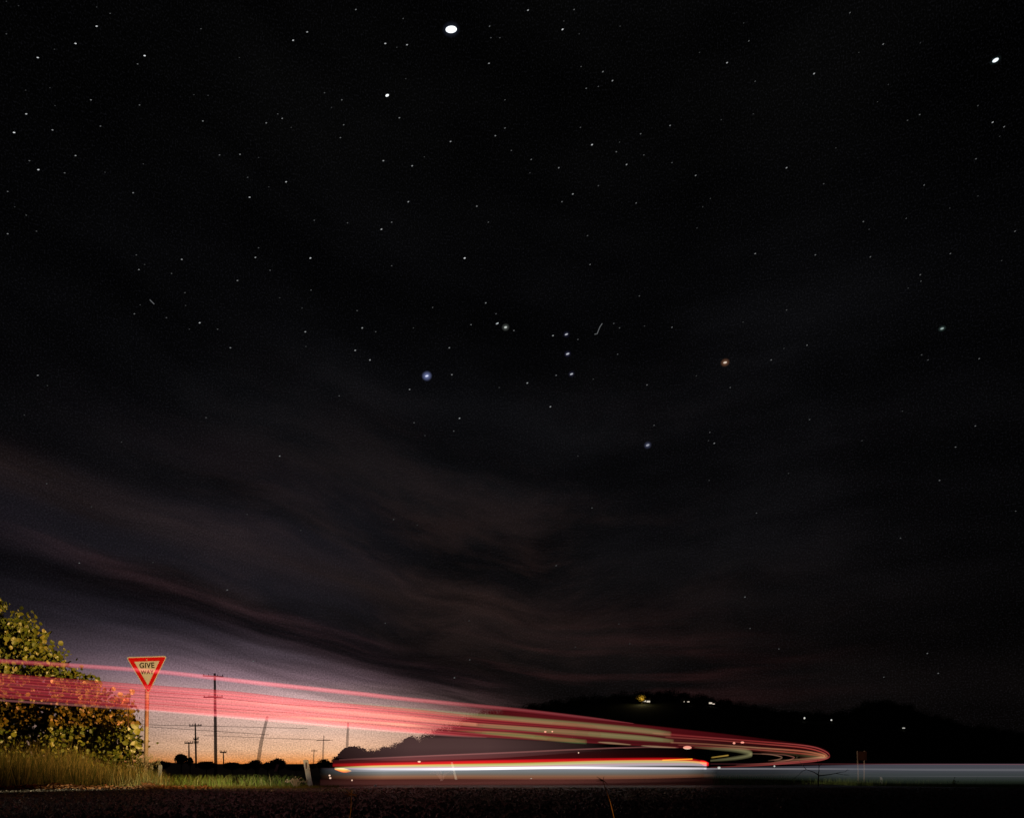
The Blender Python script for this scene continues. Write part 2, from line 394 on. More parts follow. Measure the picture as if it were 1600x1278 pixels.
# white flowering grass tuft
b = MB(); bp = at(214, 1225, 16.6); bp.z = gz(bp.x, 16.6); root = empty('flowering_grass', bp)
tag(root, 'pale feathery flowering grass tuft left of the sign post foot', 'plant')
hd = MB()
for _ in range(60):
    p = at(random.uniform(196, 250), random.uniform(1180, 1203), random.uniform(16.3, 16.9)) - bp
    b.tube([(p.x + random.uniform(-.1, .1), p.y, 0), p * .6 + Vector((0, 0, .1)), p], .0025, 4)
    for k in range(7):
        q = p + Vector((random.gauss(0, .018), random.gauss(0, .01), random.gauss(0, .022)))
        hd.add([q, q + Vector((.006, 0, .012)), q + Vector((.014, 0, .004)), q + Vector((.008, 0, -.008))], [(0, 1, 2, 3)])
b.build('stem', m_tall, root); hd.build('flower_head', mat('floret', (.35, .36, .28), .7), root)

# ------------------------------------------------------------------ give way sign
Ys = 17.0; sc = Ys / F
base = at(227, 1222, Ys); base.z = gz(base.x, Ys)
sign = empty('road_sign', base); tag(sign, 'red and white triangular GIVE WAY sign on a thin steel post', 'road sign')
m_post = mat('galvanised', (.36, .30, .26), .5, spec=.5, scale=9, dark=.7)
top = at(230.5, 1030, Ys) - base
t = MB(); t.tube([(0, 0, -.3), top * .5 + Vector((.004, 0, 0)), top], .042, 16); t.build('post', m_post, sign, smooth=True)
cen = at(231.5, 1043, Ys) - base + Vector((0, -.045, 0)); rot = Matrix.Translation(cen) @ Matrix.Rotation(R(-2.6), 4, 'Y') @ Matrix.Rotation(R(7), 4, 'Z')
def tri(hw, ytop, ybot, rc, y, th):
    P = [Vector((-hw, ytop)), Vector((hw, ytop)), Vector((0, ybot))]; pts = []
    for i in range(3):
        p = P[i]; a = (P[i - 1] - p).normalized(); c = (P[(i + 1) % 3] - p).normalized()
        for k in range(7):
            tt = k / 6; q0 = p + a * rc * 1.6; q1 = p + c * rc * 1.6
            pts.append((q0 * (1 - tt) ** 2 + p * 2 * tt * (1 - tt) + q1 * tt * tt))
    n = len(pts)
    vs = [rot @ Vector((q.x, y, q.y)) for q in pts] + [rot @ Vector((q.x, y + th, q.y)) for q in pts]
    return vs, [tuple(range(n)), tuple(reversed(range(n, 2 * n)))] + [(i, i + n, (i + 1) % n + n, (i + 1) % n) for i in range(n)]
def px(v): return v * sc
m_white = mat('sign_white', (.36, .38, .42), .5, scale=10, dark=.85)
m_red = mat('sign_red', (.40, .002, .004), .45, scale=12, dark=.8)
m_black = mat('sign_black', (.02, .02, .02), .6)
for nm, hw, yt, yb, rc, yy, mm in (('sign_plate', 30.6, 17.8, -41.5, 3.0, 0, m_white), ('red_border', 28.6, 16.2, -38.4, 2.2, -.004, m_red), ('white_panel', 18.9, 10.2, -27.0, .5, -.008, m_white)):
    b = MB(); b.add(*tri(px(hw), px(yt), px(yb), px(rc), yy, .003)); b.build(nm, mm, sign)
b = MB(); b.tube([rot @ Vector((0, -.006, px(12.8))), rot @ Vector((0, -.014, px(12.8)))], px(.9), 10); b.build('bolt', m_post, sign)
b = MB(); b.tube([rot @ Vector((0, .002, px(-33.0))), rot @ Vector((0, -.014, px(-33.0)))], px(.9), 10); b.build('bolt', m_post, sign)
def word(txt, size, zc, sx=1, nm='lettering'):
    cu = bpy.data.curves.new(nm, 'FONT'); cu.body = txt; cu.align_x = 'CENTER'; cu.align_y = 'CENTER'; cu.size = size; cu.extrude = .0008; cu.offset = size * .026; cu.space_character = 1.08
    tmp = bpy.data.objects.new('tmp', cu); C.objects.link(tmp); bpy.context.view_layer.update()
    me = bpy.data.meshes.new_from_object(tmp.evaluated_get(bpy.context.evaluated_depsgraph_get())); bpy.data.objects.remove(tmp)
    me.transform(Matrix.Diagonal((sx, 1, 1, 1)))
    me.transform(rot @ Matrix.Translation((0, -.0105, zc)) @ Matrix.Rotation(R(90), 4, 'X'))
    me.materials.clear(); me.materials.append(m_black)
    o = bpy.data.objects.new(nm, me); C.objects.link(o); o.parent = sign; return o
word('GIVE', px(11.8), px(3.4), .86); word('WAY', px(8.6), px(-7.0), .9)

# ------------------------------------------------------------------ guide posts
m_gp = mat('guide_post_white', (.85, .85, .95), .5, scale=8, dark=.8)
m_refl = mat('reflector', (.10, .03, .03), .2, spec=.8)
def guide_post(p0, p1, Y, wpx, label, refl=True, group='white roadside guide posts', m=None):
    a = at(*p0, Y); c = at(*p1, Y); w = wpx * Y / F / 2
    root = empty('guide_post', a); tag(root, label, 'guide post', group)
    d = c - a; b = MB(); up = d.normalized(); side_ = Vector((1, 0, 0)); vs = []
    for (t0, k, dy) in ((-.12, 1.0, .02), (.97, 1.0, .02), (1.0, .8, .015)):
        for (sx, sy) in ((-1, -1), (1, -1), (1, 1), (0, .4), (-1, 1)):
            vs.append(d * t0 + side_ * sx * w * k + Vector((0, sy * dy, 0)))
    fs = [(4, 3, 2, 1, 0), (10, 11, 12, 13, 14)]
    for j in range(2):
        for i in range(5):
            i2 = (i + 1) % 5; fs.append((j * 5 + i, j * 5 + i2, j * 5 + 5 + i2, j * 5 + 5 + i))
    b.add(vs, fs); b.build('post', m or m_gp, root)
    if refl:
        b = MB(); q = d * .80 + Vector((0, -.024, 0)); b.box((0, 0, 0), (w * .2, .004, w * 1.3), Matrix.Translation(q)); b.build('reflector', m_refl, root)
    return root
guide_post((485.5, 1231), (477.5, 1186), 14.6, 7.5, 'leaning white guide post in the grass, tallest of its kind')
guide_post((249, 1222), (250.5, 1194), 17.4, 4.6, 'small white guide post just right of the give way sign post', False, m=mat('guide_post_blue', (.45, .55, .72), .5))
guide_post((586.5, 1234), (586.5, 1225), 14.2, 3.2, 'short white stub post at the road edge under the bright trail', False)
guide_post((1378.5, 1229), (1376.5, 1213), 24, 2.4, 'short leaning pale stake right of the two-legged sign', False)
guide_post((712, 1214), (706, 1190), 21, 3.4, 'pale guide post seen through the bright light trail', False)
guide_post((431, 1203), (434, 1193), 30, 4, 'dim white post by the dark trees left of the tall guide post', False)

# two-legged sign at right
Yt = 24.0; base = at(1345, 1229, Yt); s2 = empty('roadside_sign', base); tag(s2, 'small dark brown sign board on two thin legs at right', 'road sign')
m_leg = mat('pink_timber', (.50, .36, .27), .6)
for (a0, a1) in ((1341.5, 1339.5), (1350, 1350.5)):
    b = MB(); b.tube([at(a0, 1232, Yt) - base, at(a1, 1172, Yt) - base], .02, 8); b.build('leg', m_leg, s2)
b = MB(); b.box(at(1346.5, 1180, Yt) - base + Vector((0, -.03, 0)), (.13, .008, .13)); b.build('board', mat('brown_board', (.10, .03, .015), .7, scale=5), s2)

# ------------------------------------------------------------------ power poles and wires
m_pole = mat('pole_timber', (.14, .10, .08), .9, scale=4, bump=.4, bscale=20)
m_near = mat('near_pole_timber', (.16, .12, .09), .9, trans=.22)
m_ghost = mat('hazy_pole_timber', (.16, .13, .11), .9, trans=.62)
m_ins = mat('insulator', (.05, .045, .045), .4)
def power_pole(x0, y0, x1, y1, Y, wpx, arms, label, m=None, ins=True, group='power poles'):
    m = m or m_pole; a = at(x0, y0, Y); root = empty('power_pole', a); tag(root, label, 'power pole', group); k = Y / F
    top = at(x1, y1, Y) - a; b = MB(); b.tube([(0, 0, -1.0), top * .5, top], [wpx * k * .56, wpx * k * .5, wpx * k * .36], 12); b.build('mast', m, root, smooth=True)
    for (yr, xl, xr, tilt) in arms:
        fr = (y0 - yr) / (y0 - y1); xc = x0 + (x1 - x0) * fr; c = at(xc, yr, Y) - a + Vector((0, -wpx * k * .5, 0))
        b = MB(); p = at(xl, yr + tilt, Y) - a; q = at(xr, yr - tilt, Y) - a; h = max(.05, .55 * k * 1.6)
        d = (q - p); mm = Matrix.Translation((p + q) / 2 + Vector((0, -wpx * k * .5 - .02, 0))) @ Matrix.Rotation(-math.atan2(d.z, d.x), 4, 'Y')
        b.box((0, 0, 0), (d.length / 2, h * .8, h), mm); arm = b.build('crossarm', m, root)
        if ins:
            for f in (.04, .28, .72, .96):
                c2 = mm @ Vector(((f - .5) * d.length, 0, h)); ib = MB(); ib.tube([c2, c2 + Vector((0, 0, h * 1.6)), c2 + Vector((0, 0, h * 2.6))], [h * .35, h * .9, h * .3], 8); ib.build('insulator', m_ins, arm)
    return root
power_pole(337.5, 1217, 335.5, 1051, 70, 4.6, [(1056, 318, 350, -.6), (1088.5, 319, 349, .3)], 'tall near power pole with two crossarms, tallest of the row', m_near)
power_pole(306.5, 1190, 305, 1129, 150, 2.6, [(1133, 296.5, 315.5, .2), (1154, 303, 311, .8), (1159.5, 303.5, 310.5, 0)], 'power pole with a wide crossarm left of the tall near one')
power_pole(295.5, 1190, 295, 1158, 240, 2.2, [(1160, 289, 302, 0)], 'small far power pole standing among the dark bushes')
power_pole(349.5, 1191, 349, 1173, 330, 1.8, [(1174.5, 344, 354, 0)], 'tiny far power pole just right of the tall near one')
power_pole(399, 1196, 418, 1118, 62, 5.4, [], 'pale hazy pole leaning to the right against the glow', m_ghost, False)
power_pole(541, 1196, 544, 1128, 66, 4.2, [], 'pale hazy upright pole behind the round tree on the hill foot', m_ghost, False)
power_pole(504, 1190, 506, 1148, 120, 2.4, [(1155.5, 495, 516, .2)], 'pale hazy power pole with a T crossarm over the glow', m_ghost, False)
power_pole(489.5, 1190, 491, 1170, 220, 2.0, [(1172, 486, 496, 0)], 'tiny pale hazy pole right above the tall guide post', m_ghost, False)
def wire(pts, Y0, Y1, w, m, label, sag=0):
    n = 24; P = []
    for i in range(n + 1):
        t = i / n; Y = Y0 + (Y1 - Y0) * t; px_ = pts[0][0] + (pts[1][0] - pts[0][0]) * t; py_ = pts[0][1] + (pts[1][1] - pts[0][1]) * t + sag * 4 * t * (1 - t)
        P.append(at(px_, py_, Y))
    b = MB(); b.tube(P, [w * p.y / F / 2 for p in P], 5); o = b.build('power_line', m, org=P[0]); tag(o, label, 'power line', 'overhead wires'); return o
m_wd = mat('wire_dark', (.05, .04, .04), .6); m_wp = mat('wire_pale', (.6, .5, .42), .4, metallic=.3)
wire([(-30, 1057), (335, 1087)], 45, 70, .75, m_wd, 'dark wire from the left edge to the lower crossarm of the tall pole', 1)
wire([(150, 1081), (345, 1092)], 62, 70, .6, m_wd, 'dark wire crossing behind the give way sign tip', 1)
wire([(335, 1089), (560, 1106)], 70, 110, .6, m_wd, 'dark wire running right from the tall pole into the red band', 2)
wire([(120, 1089), (460, 1113)], 60, 90, .6, m_wd, 'dark wire along the lower part of the red band', 1)
wire([(90, 1128), (480, 1137)], 40, 80, .7, m_wp, 'pale upper wire crossing behind the sign post')
wire([(225, 1134), (420, 1147)], 45, 80, .7, m_wp, 'pale lower wire crossing behind the tall pole')
wire([(318, 1148), (520, 1156)], 60, 110, .6, m_wp, 'pale low wire right of the tall pole')

# ------------------------------------------------------------------ distant land: low skyline at left, wooded hill at right
def land(name, prof, r0, r1, base_z, m, back=1.6):
    b = MB(); vs = []; n = 90; rows = 9; pxs = [prof[0][0] + (prof[-1][0] - prof[0][0]) * i / n for i in range(n + 1)]
    for j in range(rows + 1):
        t = j / rows
        for pxx in pxs:
            top = at(pxx, interp(prof, pxx), r1).z
            if t <= .7: f = math.sin(t / .7 * math.pi / 2) ** 1.1; Y = r0 + (r1 - r0) * t / .7
            else: f = math.cos((t - .7) / .3 * math.pi / 2); Y = r1 + (r1 * (back - 1)) * (t - .7) / .3
            vs.append(((pxx - CX) / F * Y, Y, base_z + (top - base_z) * f + random.uniform(-.3, .3) * f * (1 if t != .7 else .2)))
    w = n + 1
    b.add(vs, [(j * w + i, j * w + i + 1, (j + 1) * w + i + 1, (j + 1) * w + i) for j in range(rows) for i in range(n)])
    return tag(b.build(name, m, smooth=True), kind='structure')
m_hill = mat('hill_grass', (.022, .026, .014), .95, scale=.05, dark=.5)
land('far_hills', [(-300, 1184), (60, 1187), (230, 1190), (300, 1191), (340, 1192.5), (400, 1194), (460, 1194), (520, 1190), (620, 1186), (900, 1180)], 700, 1500, -1.4, m_hill, 1.3)
RID = [(515, 1192), (545, 1186), (600, 1178), (640, 1166), (680, 1153), (710, 1140), (745, 1126), (800, 1114), (860, 1105), (900, 1098), (985, 1091), (1050, 1090), (1110, 1098), (1180, 1109), (1220, 1117), (1300, 1123),
       (1330, 1117), (1350, 1106), (1375, 1101), (1405, 1105), (1440, 1117), (1480, 1129), (1540, 1143), (1610, 1154), (1800, 1170), (2100, 1185)]
land('hill', RID, 210, 420, -1.5, m_hill, 1.5)
def hill_z(px_, Y):
    top = at(px_, interp(RID, px_), 420).z
    return -1.5 + (top + 1.5) * math.sin(max(0, min(1, (Y - 210) / 210)) * math.pi / 2) ** 1.1
def hill_Y(px_, py):
    for i in range(420):
        Y = 211 + i * .5
        if at(px_, py, Y).z <= hill_z(px_, Y) + .3: return Y
    return 418
LIT = [(1008, 1097, 16), (1074, 1098, 10), (1112, 1101, 10), (1257, 1124, 4), (1299, 1127, 4), (1412, 1140, 4), (1147, 1163, 4), (1160, 1163, 4), (852, 1146, 4), (863, 1146, 4)]
m_far = mat('far_foliage', (.020, .028, .012), .9, tint=[(.035, .045, .02), (.05, .055, .025)])
m_farbark = mat('far_bark', (.04, .03, .025), .9)
def clump(b, c, rx, rz, n, s):
    for _ in range(n):
        d = Vector((random.gauss(0, 1), random.gauss(0, 1), random.gauss(0, 1))).normalized() * random.random() ** .4
        p = c + Vector((d.x * rx, d.y * rx, d.z * rz)); u = Vector((random.gauss(0, 1), random.gauss(0, 1), random.gauss(0, 1))).normalized(); v = u.orthogonal().normalized()
        k = s * random.uniform(.6, 1.3); b.add([p - u * k, p + v * k * .7, p + u * k, p - v * k * .7], [(0, 1, 2, 3)])
b = MB()
for i in range(620):
    px_ = random.uniform(530, 1650); rr = random.choice([1, 1, 1, .9, .75, .6]); Y = 210 + 210 * rr
    if any(abs(px_ - a) < w_ + 5 and Y < hill_Y(a, b2_) + 8 for a, b2_, w_ in LIT): continue
    top = at(px_, interp(RID, px_), 420).z; f = math.sin(min(1, rr) * math.pi / 2) ** 1.1
    zz = -1.5 + (top + 1.5) * f; h = random.uniform(1.1, 2.7) * (1.25 if px_ < 760 else 1)
    c = Vector(((px_ - CX) / F * Y, Y + random.uniform(-6, 6), zz + h * .35)); clump(b, c, h * random.uniform(.9, 1.5), h, 150, .24)
tag(b.build('woodland', m_far), 'dark woodland covering the ridge of the hill at right', 'woodland', kind='stuff')
def far_tree(pxc, ytop, ybase, wpx, Y, label, n=420, name='tree', lobes=5, group=None):
    base = at(pxc, ybase, Y); k = Y / F; root = empty(name, base); tag(root, label, 'tree', group)
    h = (ybase - ytop) * k; w = wpx * k / 2; b = MB()
    for _ in range(lobes):
        o = Vector((random.uniform(-.55, .55) * w, random.uniform(-.4, .4) * w, h * random.uniform(.45, .72))); clump(b, o, w * .55, h * .30, n // lobes, h * .05 + .25 * k)
    clump(b, Vector((0, 0, h * .5)), w * .8, h * .46, n * 2, h * .05 + .25 * k)
    b.build('crown', m_far, root)
    t = MB(); t.tube([(0, 0, -1.5), (w * .04, 0, h * .4), (0, 0, h * .75)], [h * .06, h * .04, h * .02], 7); t.build('trunk', m_farbark, root)
    return root
m_far2 = m_far
for i_, (px_, yt, w_) in enumerate(((250, 1187, 34), (322, 1188, 30), (362, 1189, 34), (385, 1191, 20), (480, 1193, 30), (418, 1190, 22))):
    far_tree(px_, yt, 1202, w_, 110, ['low dark shrub behind the small white post', 'low dark shrub left of the tall power pole', 'low dark shrub right of the tall power pole', 'small dark shrub left of the dome trees', 'low dark shrub beside the tall guide post', 'small dark shrub between the two dome trees'][i_], 900, 'shrub')
far_tree(283, 1176, 1194, 26, 130, 'dark rounded tree under the leftmost far power pole'); far_tree(297, 1181, 1196, 12, 130, 'small dark bush below the small far power pole', 200)
far_tree(400, 1185, 1202, 24, 120, 'dark dome-shaped tree at the foot of the leaning hazy pole', 500); far_tree(434, 1183, 1203, 32, 120, 'wide dark dome-shaped tree left of the tall guide post', 600)
far_tree(506, 1184, 1204, 26, 120, 'pointed dark tree right of the tall guide post', 400); far_tree(462, 1194, 1204, 40, 120, 'low dark thicket behind the tall guide post', 400); far_tree(530, 1180, 1204, 26, 120, 'dark tree at the left foot of the wooded hill', 400)
far_tree(549, 1164, 1204, 52, 115, 'large round dark tree at the left end of the hill', 1500, lobes=9)
far_tree(585, 1171, 1204, 46, 150, 'dark tree right of the large round one at the hill foot', 900)
far_tree(641, 1149, 1178, 30, 300, 'tree standing above the ridge on the left slope of the hill', 700); far_tree(628, 1158, 1180, 20, 300, 'smaller tree left of the one standing above the ridge', 300)
far_tree(600, 1165, 1185, 22, 300, 'low tree on the left slope of the hill', 350); far_tree(612, 1170, 1190, 24, 240, 'broad tree at the base of the left slope', 350)
for i, (px_, yt, w) in enumerate(((775, 1177, 44), (808, 1180, 40), (845, 1178, 44), (885, 1172, 46), (930, 1170, 52), (975, 1170, 46))):
    far_tree(px_, yt, 1200, w, 118, ['leftmost', 'second', 'third', 'fourth', 'fifth', 'rightmost'][i] + ' dark tree of the low row behind the red line', 600, group='low trees behind the bright trail')

# ------------------------------------------------------------------ lights on the hill
def emis(name, c, s, mode='NONE'):
    m = bpy.data.materials.new(name); m.use_nodes = True; t = m.node_tree; t.nodes.clear()
    e = t.nodes.new('ShaderNodeEmission'); e.inputs[0].default_value = (*c, 1); e.inputs[1].default_value = s
    o = t.nodes.new('ShaderNodeOutputMaterial'); t.links.new(e.outputs[0], o.inputs[0])
    try: m.cycles.emission_sampling = mode
    except Exception: pass
    return m
m_wall = mat('house_wall', (.06, .05, .045), .8); m_roof = mat('house_roof', (.06, .05, .05), .7)
m_win = emis('lit_window', (1, .88, .7), .75); m_warm = emis('lamp_warm', (1, .66, .48), .95); m_cool = emis('lamp_cool', (.95, .96, .85), .55)
def house(px_, py, Y, w, wins, label, k=1):
    Y = hill_Y(px_, py); s = Y / F; base = at(px_, py, Y); root = empty('house', base); tag(root, label, 'house', 'lit houses on the hill')
    hw = w * s / 2; h = 1.7
    b = MB(); b.box((0, 3, h / 2 - 1), (hw, 3, h / 2 + 1)); b.build('wall', m_wall, root)
    b = MB(); b.add([(-hw - .4, -.5, h), (hw + .4, -.5, h), (hw + .4, 6.5, h), (-hw - .4, 6.5, h), (-hw * .6, 3, h + 1.3), (hw * .6, 3, h + 1.3)], [(0, 1, 5, 4), (1, 2, 5), (2, 3, 4, 5), (3, 0, 4), (3, 2, 1, 0)]); b.build('roof', m_roof, root)
    for (a, c, z0, z1) in wins:
        b = MB(); b.box(((a + c) / 2 * hw, -.04, (z0 + z1) / 2), ((c - a) / 2 * hw, .03, (z1 - z0) / 2)); b.build('window', m_win, root)
house(1008, 1097, 384, 16, [(-.5, .15, .4, 1.0), (.3, .95, .2, .8)], 'lit house below the yellow floodlit tree on the hilltop')
house(1074, 1098, 384, 12, [(-.9, -.78, .5, .9), (0, .55, .5, .8)], 'small lit house in the middle of the hilltop')
house(1112, 1101, 384, 12, [(-.7, .1, .6, 1.2), (.2, .8, .4, .7)], 'brightly lit house right of the hilltop middle')
HYT = hill_Y(1004, 1097) - 2
tr = far_tree(1003, 1083, 1096, 18, HYT + 1, 'yellow floodlit tree on the hilltop', 600, 'floodlit_tree')
m_ft = mat('floodlit_leaf', (.22, .15, .02), .8)
for ch in tr.children:
    if ch.name.startswith('crown'): ch.data.materials[0] = m_ft
ld = bpy.data.lights.new('floodlight', 'POINT'); ld.energy = 300; ld.color = (1, .8, .35); ld.shadow_soft_size = .3
lo = bpy.data.objects.new('floodlight', ld); C.objects.link(lo); lo.location = at(1003, 1090.5, HYT - 1.5)
def dot_lamp(px_, py, Y, rpx, m, label, ground_px=None, squash=1.0, name='lamp_or_reflector', cat='lamp'):
    if py < 1166: Y = hill_Y(px_, py + 3)
    s = Y / F; p = at(px_, py, Y); g0 = ground_px if ground_px else py + 5
    base = at(px_, g0, Y); root = empty(name, base); tag(root, label, cat)
    b = MB(); b.tube([(0, 0, 0), p - base], .2 * s, 6); b.build('pole', m_farbark, root)
    b = MB(); n = 10; q = p - base; r = rpx * s; pts = []; rad = []
    for i in range(7):
        a = math.pi * i / 6; pts.append(q + Vector((-math.cos(a) * r * squash, 0, 0))); rad.append(max(.001, math.sin(a) * r))
    b.tube(pts, rad, n); b.build('bulb', m, root, smooth=True); return root
for (x_, y_, Y, r_, m_, sq, lab) in (
    (1257, 1121, 350, 1.7, m_cool, .8, 'bright white lamp on the right shoulder of the hill'), (1299, 1124, 350, 1.3, m_cool, 1, 'smaller white lamp right of the shoulder lamp'),
    (1412, 1136.5, 350, .8, m_cool, 3, 'faint flat lamp on the far right of the hill'), (1147, 1160, 180, 1.7, m_warm, 1.2, 'left pink lamp of the pair above the trail bend'),
    (1160, 1159, 180, 1.5, m_warm, 1.9, 'right pink lamp of the pair above the trail bend'), (852, 1142.3, 180, 1.2, m_warm, 1.6, 'left small lamp of the pair on the dark slope'),
    (863, 1142, 180, 1.1, m_warm, 1.2, 'right small lamp of the pair on the dark slope'), (1074, 1167, 150, 2.6, m_warm, 2.6, 'long pink-white lamp cluster beside the trail'),
    (1210, 1196, 60, 1.4, m_cool, .9, 'white self-glowing reflector point under the inner trail loops'), (1192, 1216, 30, 2.0, m_warm, 1.1, 'pale round lamp low in the dark right of the bright band'),  # the reflector's glint is put in as an emissive bulb
    (1183, 1216, 30, .8, m_warm, .8, 'tiny lamp left of the pale round one'), (1122, 1220.5, 30, 1.2, m_warm, 1.4, 'left lamp of the low pair below the red trail tip'), (1130, 1220.5, 30, 1.3, m_warm, 1.7, 'right lamp of the low pair below the red trail tip'),
    (1123.5, 1198.5, 40, 1.8, m_cool, 1.3, 'white lamp just right of the red trail tip'), (515, 1210.5, 40, 1.3, m_warm, 1.2, 'upper small lamp left of the orange trail start'), (516, 1214.5, 40, 1.4, m_warm, 1.2, 'lower small lamp left of the orange trail start'),
    (550, 1218, 30, 1.2, m_warm, .8, 'small orange lamp under the orange trail start'), (830, 1216.5, 30, 1.8, m_cool, .8, 'pale square self-glowing reflector below the middle of the bright band'),  # square reflector glows by emission as well
    (655, 1189, 60, 1.2, m_warm, 2.0, 'small pink lamp above the left part of the bright band'), (904, 1175, 90, 1.1, m_warm, .8, 'tiny white lamp over the low dark trees')):
    dot_lamp(x_, y_, Y, r_, m_, lab, y_ + 5 if y_ > 1190 else None, sq)

# ------------------------------------------------------------------ light trails left by the traffic's lamps (glowing air paths following the road)
def trail_mat(name, vstops, ustops, strength=1.0, tint=(1, 1, 1)):
    m = bpy.data.materials.new(name); m.use_nodes = True; t = m.node_tree; t.nodes.clear()
    def rmp(attr, stops):
        a = t.nodes.new('ShaderNodeAttribute'); a.attribute_name = attr
        r = t.nodes.new('ShaderNodeValToRGB'); e = r.color_ramp.elements
        while len(e) > 1: e.remove(e[-1])
        e[0].position = stops[0][0]; e[0].color = (*stops[0][1], 1)
        for p, c in stops[1:]:
            q = e.new(p); q.color = (*c, 1)
        t.links.new(a.outputs['Fac'], r.inputs[0]); return r.outputs[0]
    mu = t.nodes.new('ShaderNodeVectorMath'); mu.operation = 'MULTIPLY'
    t.links.new(rmp('v', vstops), mu.inputs[0]); t.links.new(rmp('u', ustops), mu.inputs[1])
    e = t.nodes.new('ShaderNodeEmission'); t.links.new(mu.outputs[0], e.inputs[0]); e.inputs[1].default_value = strength * .5
    tr_ = t.nodes.new('ShaderNodeBsdfTransparent'); tr_.inputs[0].default_value = (*tint, 1); ad_ = t.nodes.new('ShaderNodeAddShader'); o = t.nodes.new('ShaderNodeOutputMaterial')
    t.links.new(e.outputs[0], ad_.inputs[0]); t.links.new(tr_.outputs[0], ad_.inputs[1]); t.links.new(ad_.outputs[0], o.inputs[0])
    return m
def catmull(P, n):
    out = []
    for i in range(len(P) - 1):
        p0 = P[max(i - 1, 0)]; p1 = P[i]; p2 = P[i + 1]; p3 = P[min(i + 2, len(P) - 1)]
        for k in range(n):
            t = k / n
            out.append(tuple(.5 * (2 * b_ + (c_ - a_) * t + (2 * a_ - 5 * b_ + 4 * c_ - d_) * t * t + (3 * b_ - a_ - 3 * c_ + d_) * t ** 3) for a_, b_, c_, d_ in zip(p0, p1, p2, p3)))
    out.append(tuple(P[-1])); return out
YO = [(-60, 11.5), (0, 12), (228, 13), (400, 14.9), (640, 19.2), (800, 22.6), (985, 30.5), (1110, 42), (1200, 57), (1260, 68), (1300, 79)]
def trail(pts, m, label, cat='light trail', group=None, depth=.03, n=6, Yf=None):
    """pts: (px, py_mid, half_height_px[, Y])"""
    P = [(p[0], p[1], p[2], p[3] if len(p) > 3 else interp(YO, p[0])) for p in pts]
    P = catmull(P, n) if len(P) > 2 else [tuple(P[0][j] + (P[1][j] - P[0][j]) * i / 12 for j in range(4)) for i in range(13)]
    K = 12; vs = []; U = []; V = []; prev = None; L = 0
    cs = [at(p[0], p[1], p[3]) for p in P]
    for i, p in enumerate(P):
        if i: L += abs(p[0] - P[i - 1][0]) + .3 * abs(p[1] - P[i - 1][1])
        d = (cs[min(i + 1, len(cs) - 1)] - cs[max(i - 1, 0)]); d.z = 0
        nrm = Vector((-d.y, d.x, 0)).normalized() if d.length > 1e-6 else Vector((0, 1, 0))
        hh = max(.001, abs(p[2])) * p[3] / F
        for k in range(K):
            a = 2 * math.pi * k / K + math.pi / K
            vs.append(cs[i] + Vector((0, 0, math.sin(a) * hh)) + nrm * math.cos(a) * min(depth, hh * 2)); V.append(.5 + .5 * math.sin(a) / math.sin(math.pi / 2)); U.append(L)
    U = [u_ / L for u_ in U]
    fs = [(i * K + k, i * K + (k + 1) % K, (i + 1) * K + (k + 1) % K, (i + 1) * K + k) for i in range(len(P) - 1) for k in range(K)]
    me = bpy.data.meshes.new('light_trail'); org = cs[0]; me.from_pydata([v - org for v in vs], [], fs)
    for nm, dat in (('u', U), ('v', V)):
        a_ = me.attributes.new(nm, 'FLOAT', 'POINT'); a_.data.foreach_set('value', dat)
    me.polygons.foreach_set('use_smooth', [True] * len(me.polygons)); me.materials.append(m)
    o = bpy.data.objects.new('light_trail', me); C.objects.link(o); o.location = org
    return tag(o, label, cat, group)
ONES_ = ['first', 'second', 'third', 'fourth', 'fifth', 'sixth', 'seventh']
K0 = (0, 0, 0); ON = (1, 1, 1)
def g1(v): return (v, v, v)
def soft(c, a=.25): return [(0, K0), (a, c), (1 - a, c), (1, K0)]
def ufade(pairs): return [(p, g1(v)) for p, v in pairs]
GT, GH = 'tail light trails down the curving road', 'headlight trails along the near road'
# 1 upper single line
trail([(-40, 1030, 4.2), (0, 1032, 4.2), (228, 1047, 4.0), (400, 1066, 4.2), (560, 1083, 4.2), (640, 1092, 4.0), (800, 1107.5, 3.6), (920, 1121, 2.6), (990, 1129.5, .6)],
      trail_mat('top_line', [(0, K0), (.3, (.42, .04, .055)), (.6, (.62, .12, .13)), (.85, (.35, .05, .06)), (1, K0)], ufade([(0, .55), (.25, .7), (.45, 1.15), (.62, .95), (.75, .42), (1, .26)])),
      'thin red-pink line running above all the others from the left edge', group=GT)
# faint dark-red fill between the upper line and the band
trail([(560, 1094, 8), (700, 1109, 9), (850, 1124, 10), (1000, 1138, 8), (1150, 1153, 6), (1270, 1167, 4), (1296, 1177, 3)],
      trail_mat('red_veil', [(0, (.05, .003, .004)), (.5, (.09, .005, .008)), (.85, (.10, .006, .009)), (1, K0)], ufade([(0, 0), (.2, .4), (.35, .8), (.6, .75), (.75, .5), (.88, .2), (1, .1)])),
      'dim dark red veil just under the upper line', group=GT)
